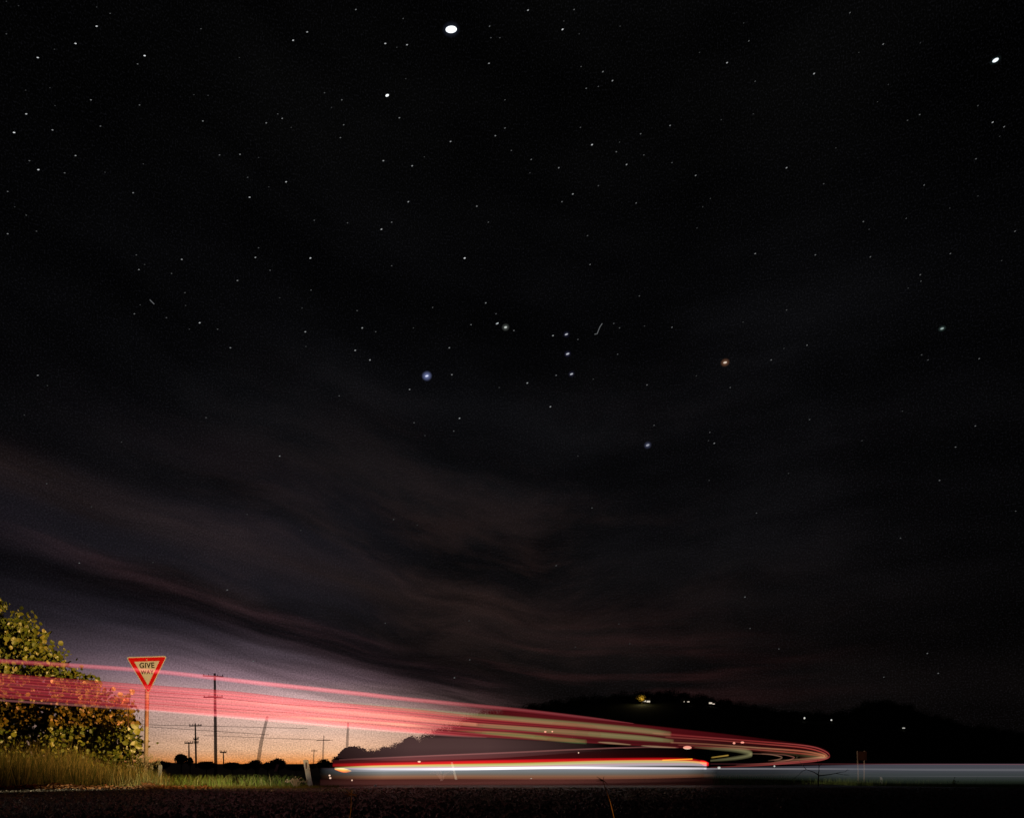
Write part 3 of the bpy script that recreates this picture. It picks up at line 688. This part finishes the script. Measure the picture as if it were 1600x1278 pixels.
# 2 main broad band
band = [(-60, 1066, 20), (0, 1070, 20), (228, 1088, 20), (340, 1097, 21), (400, 1102, 20), (500, 1112, 18.5), (640, 1124.5, 19), (750, 1134, 17), (900, 1144, 15.5), (1050, 1155.5, 12), (1160, 1163, 9.5), (1240, 1170, 8), (1280, 1175, 6), (1297, 1181, 2.5)]
def stripes():
    rr = random.Random(3); st = [(0, (.06, .006, .008))]
    for i in range(28):
        p = .03 + i * .034; k = rr.uniform(.45, 1.25) * (1.15 if p < .3 else 1.0) * (.75 if p > .85 else 1); w_ = rr.uniform(.05, .16)
        if i in (5, 6, 13): k *= .45
        st.append((p, (.31 * k, .31 * k * w_, .31 * k * (w_ * .7 + .06))))
    return st + [(1, K0)]
trail(band, trail_mat('broad_band', stripes(), ufade([(0, .62), (.12, .7), (.25, 1.0), (.38, 1.2), (.5, 1.15), (.56, .75), (.66, .42), (.78, .26), (.88, .10), (1, .06)]), tint=(.97, .74, .74)),
      'broad red-pink band crossing over the give way sign', group=GT, depth=.06)
# bright pink lower edge
trail([(-40, 1090, 2.0), (0, 1093, 2.2), (228, 1108, 2.6), (400, 1121.5, 3.8), (480, 1128, 4.5), (560, 1135, 4.6), (640, 1142, 4), (720, 1148.5, 2.5), (760, 1151, 1)],
      trail_mat('pink_edge', soft((.40, .12, .12), .35), ufade([(0, .35), (.3, .5), (.5, 1.3), (.8, 1.3), (1, .2)])), 'soft pink line forming the lower edge of the broad band', group=GT)
for i_, (t_v, c, h_) in enumerate(((-.75, (.34, .08, .08), 1.2), (-.5, (.22, .02, .03), .8), (-.22, (.26, .05, .06), 1.4), (0, (.22, .02, .03), 1.0), (.25, (.30, .06, .06), 1.3), (.5, (.24, .03, .03), .9), (.72, (.36, .04, .04), 1.2))):
    pts_ = [(a_, m__ - t_v * hh_ * .95, h_) for (a_, m__, hh_) in band[:9]]
    trail(pts_, trail_mat('fine_line', soft(c, .3), ufade([(0, .35), (.3, .6), (.55, 1), (.8, .5), (1, .1)])), ONES_[i_] + ' fine red line counted up from the bottom inside the broad band', group=GT)
for (pts, c, us, lab) in (
    ([(300, 1090, 2), (400, 1098, 3.5), (520, 1110, 4.5), (620, 1119, 5), (700, 1127, 4.5), (745, 1131, 3)], (.30, .17, .10), [(0, 0), (.3, .7), (.7, 1.1), (1, .7)], 'pale peach streak in the middle of the broad band'),
    ([(430, 1117, 1.5), (500, 1122, 2.6), (560, 1126, 2.4), (640, 1132, 3), (680, 1135, 1.5)], (.40, .30, .16), [(0, 0), (.3, 1), (.6, .7), (.8, 1.1), (1, 0)], 'short cream streak low in the broad band'),
    ([(480, 1090, 2), (640, 1107.5, 4), (800, 1122, 5), (900, 1130.5, 5.2), (1000, 1140, 5.4), (1048, 1146, 4.8)], (.10, .125, .05), [(0, 0), (.3, .9), (.6, 1.1), (.97, 1), (1, .6)], 'olive streak along the upper side of the band over the hill'),
    ([(620, 1120, 2), (720, 1130, 4), (800, 1136, 4.4), (900, 1144, 5.2), (1000, 1152, 5), (1052, 1157, 3.4)], (.11, .14, .055), [(0, 0), (.3, .8), (.6, 1.1), (.95, 1), (1, .7)], 'olive streak through the middle of the band over the hill'),
    ([(690, 1138, 1), (740, 1142.5, 2.6), (800, 1147, 4.2), (870, 1154, 4.4), (916, 1158, 4.2)], (.08, .15, .045), [(0, 0), (.3, .9), (.9, 1.1), (1, .5)], 'green streak along the lower side of the band over the hill'),
    ([(935, 1158.5, .8), (955, 1160, 2), (985, 1162.5, .8)], (.16, .14, .07), [(0, 1), (1, 1)], 'short tan dash below the olive streaks'),
    ([(1003, 1164, .8), (1025, 1165.5, 1.8), (1056, 1167, .8)], (.16, .13, .07), [(0, 1), (1, 1)], 'second short tan dash nearer the lamp cluster')):
    trail(pts, trail_mat('streak', soft(c, .3), ufade(us)), lab, group=GT)
# loop lines
def loop(pts, c, lab, h=1.25):
    trail([(a, b_, h if len(q) == 0 else q[0], Y_) for (a, b_, Y_, *q) in pts], trail_mat('loop_line', soft(c, .25), ufade([(0, .3), (.3, .5), (.6, .95), (.8, .7), (1, .1)])), lab, group=GT, n=10)
loop([(1020, 1144.5, 33), (1110, 1151.5, 43), (1200, 1158.5, 57), (1262, 1164.5, 69), (1288, 1172, 77), (1296, 1181, 81), (1280, 1187, 85), (1240, 1191, 89), (1180, 1195, 94), (1110, 1198, 99)], (.30, .05, .045), 'outermost red line round the far bend')
loop([(1040, 1150.5, 34.5), (1110, 1155, 43), (1200, 1162, 57), (1255, 1167, 68), (1284, 1174, 76), (1292, 1181, 80), (1275, 1185.5, 84), (1225, 1190, 89), (1150, 1194.5, 95)], (.32, .08, .06), 'second red line round the far bend')
loop([(1048, 1159, 35), (1110, 1162, 43), (1180, 1167, 53), (1250, 1172, 67), (1280, 1177, 75), (1288, 1181, 79), (1262, 1184.5, 83), (1210, 1188, 88)], (.34, .17, .09), 'tan line inside the red lines of the far bend', 1.5)
loop([(1060, 1163, 36), (1110, 1165.5, 43), (1180, 1170, 53), (1240, 1175, 65), (1276, 1179, 74), (1282, 1181.5, 77), (1250, 1183.5, 80)], (.24, .06, .04), 'innermost red line joining the tip of the far bend', 1.3)
trail([(1180, 1171, 4, 53), (1235, 1175.5, 5, 63), (1268, 1178, 6, 72), (1288, 1180, 5, 77), (1295, 1181, 1, 79)], trail_mat('bend_tip', soft((.20, .17, .07), .45), ufade([(0, 0), (.6, .15), (.85, .7), (.95, 1.3), (1, .4)])), 'yellow-green glow filling the tip of the far bend', group=GT)
loop([(1175, 1176.5, 52), (1200, 1177.5, 56), (1216, 1180, 60), (1222, 1182.5, 62), (1216, 1185.5, 64), (1200, 1187.5, 66)], (.22, .11, .07), 'smallest closed loop inside the bend', 1.0)
loop([(1190, 1176.5, 54), (1222, 1178, 60), (1236, 1180.5, 63), (1241, 1183, 65), (1230, 1187, 68), (1205, 1190.5, 71)], (.20, .07, .05), 'next larger loop right of the smallest one', 1.0)
trail([(1085, 1166.5, 1, 40), (1110, 1168, 3, 43), (1145, 1170, 4.5, 47), (1166, 1173, 5.5, 50), (1175, 1177, 4.5, 51), (1166, 1180.5, 4, 52), (1145, 1184, 3.5, 53), (1110, 1187.5, 2, 54)],
      trail_mat('green_hook', soft((.15, .14, .065), .5), ufade([(0, .4), (.3, .8), (.5, 1.2), (.7, .9), (1, .5)])), 'soft grey-green hook at the start of the inner loops', group=GT, n=10)
trail([(1112, 1182.5, 1.2, 40), (1138, 1179, 1.2, 44)], trail_mat('yellow_dash', soft((.35, .22, .04), .2), ufade([(0, .7), (1, 1)])), 'short yellow dash inside the grey-green hook', group=GT)
# rising thin line and the brown veil around it
trail([(530, 1186, 1.4, 30), (640, 1181, 1.4, 31), (800, 1174.5, 1.5, 34), (900, 1170, 1.5, 37), (1000, 1166.5, 1.4, 40), (1060, 1167, 1.2, 42)], trail_mat('rising_line', soft((.17, .06, .055), .3), ufade([(0, .3), (.3, 1), (.8, .8), (1, .5)])),
      'thin pink-brown line climbing gently to the lamp cluster', group=GT)
trail([(520, 1191, 5, 30), (700, 1185, 7, 32), (850, 1181, 8, 35), (1000, 1178, 9, 39), (1090, 1178, 8, 43)], trail_mat('under_veil', [(0, (.16, .01, .012)), (.5, (.10, .012, .013)), (1, (.06, .018, .018))], ufade([(0, .3), (.2, 1.3), (.5, .55), (.8, .12), (1, 0)])),
      'red-brown veil between the thin climbing line and the bright band', group=GT, depth=.05)
trail([(480, 1160, 20, 26), (600, 1166, 22, 28), (750, 1166, 19, 30), (850, 1166, 13, 33), (950, 1165, 6, 37)], trail_mat('grey_haze_glow', [(0, (.055, .024, .024)), (.5, (.075, .038, .036)), (.8, (.07, .035, .033)), (1, K0)], ufade([(0, 0), (.12, .35), (.35, 1.0), (.6, 1.0), (.85, .35), (1, 0)])),  # added glowing strip that imitates haze over the slope
      'faint grey-brown glowing strip imitating haze over the left slope of the hill', group=GT, depth=.05)
# bright near band
YB = 15.5
trail([(520, 1194.5, 3.2, YB), (640, 1192.5, 3.4, YB), (800, 1188.6, 3.4, YB), (950, 1186, 3.2, YB), (1060, 1185.8, 3.4, YB), (1096, 1189.5, 3.2, YB), (1107, 1192, 1.5, YB)],
      trail_mat('red_top_edge', [(0, K0), (.25, (.5, .02, .01)), (.5, (.55, .004, .006)), (.8, (.35, .002, .004)), (1, K0)], ufade([(0, .3), (.1, 1.0), (.4, 1.3), (.7, .9), (1, .9)])),
      'saturated red line along the top of the bright near band', group=GH)
trail([(523, 1199, 1.5, YB), (600, 1198, 4, YB), (800, 1196, 5.5, YB), (950, 1192, 5.5, YB), (1060, 1191, 5, YB), (1104, 1193, 3.5, YB)],
      trail_mat('cream_core', [(0, (.2, .18, .18)), (.25, (.5, .44, .5)), (.45, (.55, .33, .34)), (.6, (.56, .54, .26)), (.85, (.44, .40, .10)), (1, K0)], ufade([(0, .5), (.1, 1.2), (.5, 1.1), (.75, .95), (.93, .9), (1, .8)])),
      'cream and yellow band under the saturated red line', group=GH)
trail([(545, 1203, 2.0, YB), (700, 1201, 2.6, YB), (850, 1198.5, 2.6, YB), (1000, 1199, 2.4, YB), (1104, 1199.5, 2, YB)],
      trail_mat('white_core', soft((.85, .80, .85), .3), ufade([(0, .1), (.2, .35), (.4, .85), (.7, 1.0), (.9, .9), (1, .6)])), 'brightest white line in the middle of the near band', group=GH)
trail([(523, 1200.5, .6, YB), (533, 1202, 3, YB), (541, 1203, 3.0, YB), (549, 1203.5, .6, YB)], trail_mat('orange_start', [(0, (1.0, .10, .01)), (.5, (1.2, .5, .03)), (1, (1.1, .9, .3))], ufade([(0, 1), (.5, 1), (1, .3)])), 'orange-yellow flame-like start of the bright near band', group=GH)
trail([(500, 1207, 9, YB), (560, 1208, 9, YB), (700, 1207, 9.5, YB), (850, 1207, 10, YB), (1000, 1207, 9, YB), (1120, 1206, 7, YB)],
      trail_mat('grey_skirt', [(0, (.10, .035, .02)), (.25, (.22, .10, .055)), (.42, (.15, .12, .10)), (.6, (.16, .17, .17)), (.85, (.22, .22, .25)), (1, (.2, .12, .14))], ufade([(0, 0), (.08, .5), (.16, 1.3), (.5, 1.05), (.75, .95), (.92, .7), (.96, .4), (1, 0)])),
      'wide grey and brown skirt below the white line', group=GH, depth=.05)
trail([(500, 1225, 9, YB), (700, 1225, 10, YB), (900, 1223.5, 9, YB), (1120, 1219, 6, YB)], trail_mat('red_reflection_glow', [(0, K0), (.2, (.04, .008, .006)), (.4, (.02, .004, .004)), (.6, (.075, .022, .018)), (.85, (.07, .018, .014)), (1, (.03, .004, .003))], ufade([(0, .2), (.15, 1), (.6, 1), (.85, .4), (1, 0)])),  # reflection on the road put in as a glowing strip
      'dark red-brown glow imitating the road reflection under the near trails', group=GH)
trail([(1094, 1189, 3, 15.4), (1101, 1191.5, 4.5, 15.4), (1107, 1193, 3, 15.4)], trail_mat('red_tip', soft((.75, .01, .012), .2), ufade([(0, .4), (.5, 1.3), (1, 1.0)])), 'red tip ending the bright near band on the right', group=GH)
trail([(1035, 1186.5, .9, 15.3), (1082, 1184.8, .9, 15.3)], trail_mat('amber_line', soft((1.0, .45, .03), .2), ufade([(0, .7), (1, 1)])), 'thin amber dash on the top of the bright near band', group=GH)
trail([(540, 1233.5, .6, 13.4), (590, 1235.5, 1.0, 13.4)], trail_mat('red_ground_line', soft((.3, .004, .01), .3), ufade([(0, .4), (1, 1)])), 'thin red line low on the road edge by the stub post', group=GH)
# right hand band
trail([(1100, 1200, 1.3, YB), (1300, 1200.3, 1.4, YB), (1450, 1201.5, 2.2, YB), (1640, 1202, 2.4, YB)], trail_mat('right_line', soft((.20, .19, .20), .3), ufade([(0, 1), (.25, .8), (.45, .25), (1, .25)])), 'thin white line continuing right from the bright band', group=GH)
trail([(1110, 1192.5, .7, YB), (1300, 1192.5, .7, YB), (1640, 1193.5, .7, YB)], trail_mat('right_pink_line', soft((.11, .025, .03), .3), ufade([(0, .5), (1, 1)])), 'thin pink line along the top of the right band', group=GH)
trail([(1300, 1211.5, .8, YB), (1640, 1212, .9, YB)], trail_mat('right_low_line', soft((.03, .025, .032), .4), ufade([(0, .1), (.5, 1), (1, 1)])), 'faint lilac line low in the right band', group=GH)
trail([(1100, 1207, 9, YB), (1250, 1207, 12, YB), (1400, 1208, 16, YB), (1640, 1208.5, 17, YB)], trail_mat('right_band', [(0, K0), (.15, (.010, .014, .010)), (.4, (.035, .042, .042)), (.7, (.055, .058, .070)), (.92, (.058, .058, .072)), (1, (.03, .02, .03))],
      ufade([(0, .35), (.2, .45), (.42, 1.0), (1, 1.0)])), 'wide slate-blue band at the right side of the photo', group=GH, depth=.05)

# ------------------------------------------------------------------ small plants near the road
def branch(b, p, d, L_, r, depth):
    q = p + d * L_; b.tube([p, p.lerp(q, .5) + Vector((random.uniform(-.1, .1), 0, random.uniform(-.05, .1))) * L_, q], [r, r * .75, r * .5], 6)
    if depth:
        for _ in range(2):
            branch(b, q, (d + Vector((random.gauss(0, .5), random.gauss(0, .2), random.gauss(0, .35)))).normalized(), L_ * .62, r * .55, depth - 1)
base = at(1278, 1210, 14.6); b = MB()
branch(b, Vector((.02, 0, 0)), Vector((-.8, 0, .35)).normalized(), .25, .010, 3); branch(b, Vector((0, 0, 0)), Vector((.12, 0, 1)).normalized(), .14, .009, 2); branch(b, Vector((.02, 0, -.01)), Vector((1, 0, .14)).normalized(), .30, .010, 2)
b.tube([(.01, 0, -.2), (.01, 0, .01)], .010, 6)
o = b.build('dead_branch', m_farbark, org=(0, 0, 0)); o.location = base; tag(o, 'black leafless twig standing against the slate-blue band', 'branch')
m_weed = mat('pale_weed', (.6, .5, .45), .6)
def weed(px_, py, Y, w, h, n, label, m):
    base = at(px_, py, Y); b = MB()
    for _ in range(n):
        a = random.uniform(-1, 1); e = Vector((a * w, random.uniform(-.03, .03), h * random.uniform(.3, 1) * (1 - .5 * abs(a)))); b.tube([(random.uniform(-.02, .02), 0, -.1), e * .5 + Vector((0, 0, .03)), e], [.0035, .003, .0015], 5)
        b.add([e, e + Vector((.02, 0, .01)), e + Vector((.026, 0, .022)), e + Vector((.004, 0, .02))], [(0, 1, 2, 3)])
    o = b.build('weed', m, org=(0, 0, 0)); o.location = base; return tag(o, label, 'weed')
weed(690, 1211, 16.3, .24, .20, 22, 'pale scrubby weed standing in the bright near band', m_weed)
weed(462, 1224, 14.4, .20, .12, 30, 'pinkish low weed left of the tall guide post', m_weed)
weed(1491, 1228, 15.2, .05, .16, 10, 'yellow-green tuft at far right below the slate band', m_green)
m_stalk = mat('orange_stalk', (.45, .20, .04), .6)
def stalk(p, q, Y0, Y1, label, r=.004):
    a = at(*p, Y0); c = at(*q, Y1); root = empty('dry_stalk', a); tag(root, label, 'plant')
    b = MB(); d = c - a; b.tube([(0, 0, 0), d * .5 + Vector((.006, 0, .0)), d], [r, r * .8, r * .45], 6); b.build('stem', m_stalk, root)
    b = MB()
    for _ in range(10):
        an = random.uniform(0, 6.28); e = d + Vector((math.cos(an) * .05, 0, math.sin(an) * .04)) * random.uniform(.5, 1); b.tube([d, e], [.002, .0006], 4)
    b.build('seed_head', m_stalk, root)
stalk((962, 1290), (942, 1218), 4.6, 4.9, 'leaning thin orange dry stalk at the bottom right of centre')
stalk((544, 1290), (549, 1240), 4.8, 5.0, 'short faint orange dry stalk at the bottom left of centre', .003)

# ------------------------------------------------------------------ stars
ST = '''10,2,3 29,9,3 151,41,10 118,68,10 10,53,4 59,90,10 226,87,11 215,100,5 172,21,4 151,11,3 314,45,4 85,77,3 374,90,3 142,156,6 40,141,3 78,137,3 218,164,5 86,165,3 41,178,9 22,207,11 82,203,7 157,197,5 317,189,6
303,148,3 325,149,3 118,243,7 46,251,5 60,265,10 101,270,5 164,269,3 343,242,5 375,241,6 224,256,3 387,277,4 12,299,5 208,301,6 390,308,8 556,15,6 630,29,4 480,50,8 458,63,9 602,68,9 636,70,8 620,74,3 765,41,5 767,59,4 781,59,4 764,99,7
634,123,3 507,145,4 534,156,5 518,168,3 441,185,6 434,178,4 416,192,6 455,199,3 624,184,6 537,195,5 532,215,5 789,156,4 789,200,5 774,212,6 704,221,7 599,251,7 644,259,7 663,245,3 404,246,3 447,284,8 420,292,3 638,315,7 799,235,4
825,16,8 897,15,5 881,33,3 879,46,10 905,53,3 969,41,3 1162,36,3 1170,64,5 1136,98,8 1093,82,3 908,104,4 942,112,6 957,126,7 935,135,4 916,138,5 1180,127,4 1047,196,6 1177,178,3 1127,187,3 907,199,4 1001,209,5 925,226,9 968,222,3 963,237,5
1006,242,4 830,249,5 873,262,6 979,257,7 1050,254,4 1087,274,6 935,290,4 895,303,7 878,315,5 994,317,5 1110,310,3 828,270,3 1328,20,5 1380,69,6 1438,67,3 1342,82,3 1272,115,8 1388,132,3 1371,159,3 1528,165,4 1437,179,5 1418,188,4
1551,191,8 1569,198,6 1562,213,3 1306,231,3 1229,262,7 1287,287,4 1444,289,5 1525,248,5 1528,306,3 23,323,3 41,336,4 57,361,4 12,365,6 213,398,4 284,405,7 226,413,3 217,421,6 268,427,4 371,438,6 399,402,7 289,457,4 219,476,3 210,490,5
260,496,4 290,477,3 312,504,8 296,514,3 340,514,4 360,543,6 59,586,6 74,602,3 745,322,6 491,344,4 543,348,4 612,347,5 596,358,8 763,347,4 404,387,4 485,403,9 726,403,10 612,415,4 422,422,4 486,453,4 437,465,3 472,481,3 558,485,4 676,480,4
759,473,6 775,490,4 736,507,5 646,512,3 566,512,7 587,518,4 477,518,7 478,541,3 555,547,7 702,543,6 578,562,7 706,585,6 640,608,6 530,618,4 780,605,3 803,516,5 918,368,4 1089,356,3 1098,323,3 922,413,5 1180,396,6 999,462,4 864,524,7
903,530,4 869,586,5 824,598,7 860,635,7 1011,601,5 1141,605,4 1088,587,3 959,505,4 968,512,4 1007,509,3 1050,511,5 1161,503,3 965,553,4 927,592,3 1349,346,5 1416,341,4 1358,358,3 1586,361,5 1484,325,3 1274,398,5 1360,401,5 1485,396,5
1565,407,3 1438,429,5 1439,439,4 1419,450,3 1229,484,4 1261,539,5 1225,544,3 1205,562,5 1440,554,4 1450,562,4 1530,560,5 38,648,3 190,690,3 322,652,4 437,712,6 73,755,4 143,791,3 386,803,3 470,828,3 124,879,5 239,878,3 355,921,5
220,987,3 396,1032,5 718,653,7 647,660,4 709,673,4 664,680,3 1022,664,4 903,712,3 925,793,4 615,811,4 652,820,3 869,883,4 602,973,4 733,969,3 710,1058,5 734,1030,4 967,974,3 984,1005,3 899,1010,3 1109,675,4 1116,692,6 1107,688,3
1265,655,4 1410,642,3 1524,665,5 1493,698,5 1347,688,3 1468,750,5 1232,739,3 1108,750,3 1182,801,4 1407,840,4 1587,798,4 1164,932,5 1172,981,4 1217,1013,4 1449,1020,5 1466,1051,5 1381,1057,4'''
SR = 4000.0
def ico(sub=1):
    bm = bmesh.new(); bmesh.ops.create_icosphere(bm, subdivisions=sub, radius=1); me = bpy.data.meshes.new('star'); bm.to_mesh(me); bm.free(); return me
star_me = {}; SEC = {}
for k in (3, 4, 5, 6, 7, 8, 9, 10, 11):
    me = ico(1); me.materials.append(emis('star_glow', (.95, .98, 1.0), .012 + .62 * (k / 10) ** 2.4)); star_me[k] = me
def put_star(o, px_, py, sx, sz, rot=.18):
    d = at(px_, py, 1.0) - Vector((0, 0, H0)); p = d.normalized() * SR + Vector((0, 0, H0))
    k = SR / F * (d.length ** -1) * d.length * 1.0
    kk = SR / F; st = d.normalized(); ct = st.y                     # faces the viewer; off-axis stretch allowed for
    o.location = p; sz = sz * ct * ct; sx = sx * ct
    o.scale = (sx * kk, (sx + sz) / 2 * kk, sz * kk)
    o.rotation_euler = (st.to_track_quat('Y', 'Z') @ Matrix.Rotation(-rot, 3, 'Y').to_quaternion()).to_euler()
for tok in ST.split():
    a, b_, k = (int(q) for q in tok.split(',')); o = bpy.data.objects.new('star', star_me[k]); C.objects.link(o)
    put_star(o, a, b_, .85 + .10 * k, .6 + .05 * k, random.uniform(.05, .4))
    h_ = 'upper' if b_ < 320 else ('middle' if b_ < 640 else 'lower'); s_ = 'left' if a < 533 else ('central' if a < 1066 else 'right'); br = 'bright' if k >= 7 else 'faint'
    SEC.setdefault((br, h_, s_), []).append((a, b_, o))
ONES = 'first second third fourth fifth sixth seventh eighth ninth tenth eleventh twelfth thirteenth fourteenth fifteenth sixteenth seventeenth eighteenth nineteenth'.split()
def ordinal(i):
    if i < 20: return ONES[i - 1]
    t, u = divmod(i, 10); return {2: ('twentieth', 'twenty'), 3: ('thirtieth', 'thirty'), 4: ('fortieth', 'forty')}[t][1 if u else 0] + ('-' + ONES[u - 1] if u else '')
for (br, h_, s_), L_ in SEC.items():
    for i, (a, b_, o) in enumerate(sorted(L_, key=lambda q: q[:2])):
        tag(o, f'{br} pinpoint star, {ordinal(i + 1)} from the left among the {br} ones of the {h_} {s_} sky', 'star', f'{br} stars, {h_} {s_} sky')
def soft_glow(name, c, s, power):
    m = bpy.data.materials.new(name); m.use_nodes = True; t = m.node_tree; t.nodes.clear()
    lw = t.nodes.new('ShaderNodeLayerWeight'); lw.inputs[0].default_value = .5
    a = t.nodes.new('ShaderNodeMath'); a.operation = 'SUBTRACT'; a.inputs[0].default_value = 1; t.links.new(lw.outputs['Facing'], a.inputs[1])
    p = t.nodes.new('ShaderNodeMath'); p.operation = 'POWER'; t.links.new(a.outputs[0], p.inputs[0]); p.inputs[1].default_value = power
    q = t.nodes.new('ShaderNodeMath'); q.operation = 'MULTIPLY'; t.links.new(p.outputs[0], q.inputs[0]); q.inputs[1].default_value = s
    e = t.nodes.new('ShaderNodeEmission'); e.inputs[0].default_value = (*c, 1); t.links.new(q.outputs[0], e.inputs[1])
    tr_ = t.nodes.new('ShaderNodeBsdfTransparent'); ad_ = t.nodes.new('ShaderNodeAddShader'); o = t.nodes.new('ShaderNodeOutputMaterial')
    t.links.new(e.outputs[0], ad_.inputs[0]); t.links.new(tr_.outputs[0], ad_.inputs[1]); t.links.new(ad_.outputs[0], o.inputs[0])
    m.cycles.emission_sampling = 'NONE'; return m
def big_star(px_, py, sx, sz, c, s, power, label, halo=None, rot=.1):
    if sx < 4: sx *= .82; sz *= .82
    o = bpy.data.objects.new('star', ico(4)); C.objects.link(o); o.data.polygons.foreach_set('use_smooth', [True] * len(o.data.polygons)); put_star(o, px_, py, sx, sz, rot)
    o.data.materials.append(soft_glow('bright_star', c, s * (.7 if sx < 4 else 1), power)); tag(o, label, 'star')
    if halo:
        h = bpy.data.objects.new('halo', ico(4)); C.objects.link(h); h.data.polygons.foreach_set('use_smooth', [True] * len(h.data.polygons)); h.parent = o
        h.scale = (halo[0] / sx, halo[0] / sz, halo[0] / sz); h.data.materials.append(soft_glow('halo', halo[1], halo[2], 2.5))
big_star(705, 46, 8.8, 6.0, (.9, .95, 1), 2.0, 1.1, 'largest brightest white star near the top centre', (15, (.5, .6, 1), .014))
big_star(1555.5, 94, 4.4, 3.6, (.85, .95, 1), 1.0, 1.0, 'second largest white star near the upper right corner', (9, (.3, .5, .5), .012))
big_star(667, 587, 3.4, 2.0, (.9, .93, 1), .5, .8, 'blue-haloed star left of centre', (8.5, (.35, .42, .85), .20), .3)
big_star(1133, 566, 3.6, 2.2, (1, .93, .8), .45, .8, 'orange-haloed star right of centre', (7.5, (.8, .35, .18), .09))
big_star(605, 149, 3.4, 2.4, (.95, .98, 1), 1.3, .7, 'bright white star below left of the largest one', None, .4)
big_star(885, 522, 3.2, 1.7, (.9, .92, 1), 0.35, .7, 'topmost of the three stars in a vertical row', (6, (.3, .3, .7), .02), .3)
big_star(887, 552.5, 3.4, 1.8, (.9, .92, 1), 0.39, .7, 'middle of the three stars in a vertical row', (6, (.3, .3, .7), .03), .3)
big_star(893, 584, 3.2, 1.7, (.9, .92, 1), 0.35, .7, 'lowest of the three stars in a vertical row', (6, (.3, .3, .7), .02), .3)
big_star(790, 511, 3.0, 2.2, (.9, .95, .9), 0.39, .7, 'star with a soft glow, brightest of the small central cluster', (6.5, (.5, .55, .5), .06), .2)
big_star(777, 505, 3.0, 1.5, (.9, .95, 1), .35, .7, 'slanted star just left of the softly glowing one', None, .4)
big_star(1012, 695, 3.6, 2.2, (.9, .93, 1), .22, .7, 'bluish star with a faint halo right of centre below the three', (6.5, (.35, .4, .75), .06), .3)
big_star(1472, 513, 3.2, 2.4, (.8, 1, .95), .25, .8, 'greenish-white star alone in the right middle sky', (6, (.3, .5, .45), .04))
m_met = emis('streak_light', (.7, .72, .75), .16)
def streak_obj(pts, label):
    P = []
    for (a, b_) in pts:
        d = (at(a, b_, 1.0) - Vector((0, 0, H0))).normalized() * 3900; P.append(d + Vector((0, 0, H0)))
    b = MB(); b.tube(P, .55 * 3.0, 5); tag(b.build('meteor', m_met, org=P[0]), label, 'meteor')
streak_obj([(941, 505), (937, 511), (933, 521), (929, 522)], 'curved pale meteor streak right of the three stars in a row')
streak_obj([(234, 468), (241, 475)], 'tiny straight pale meteor streak in the left middle sky')
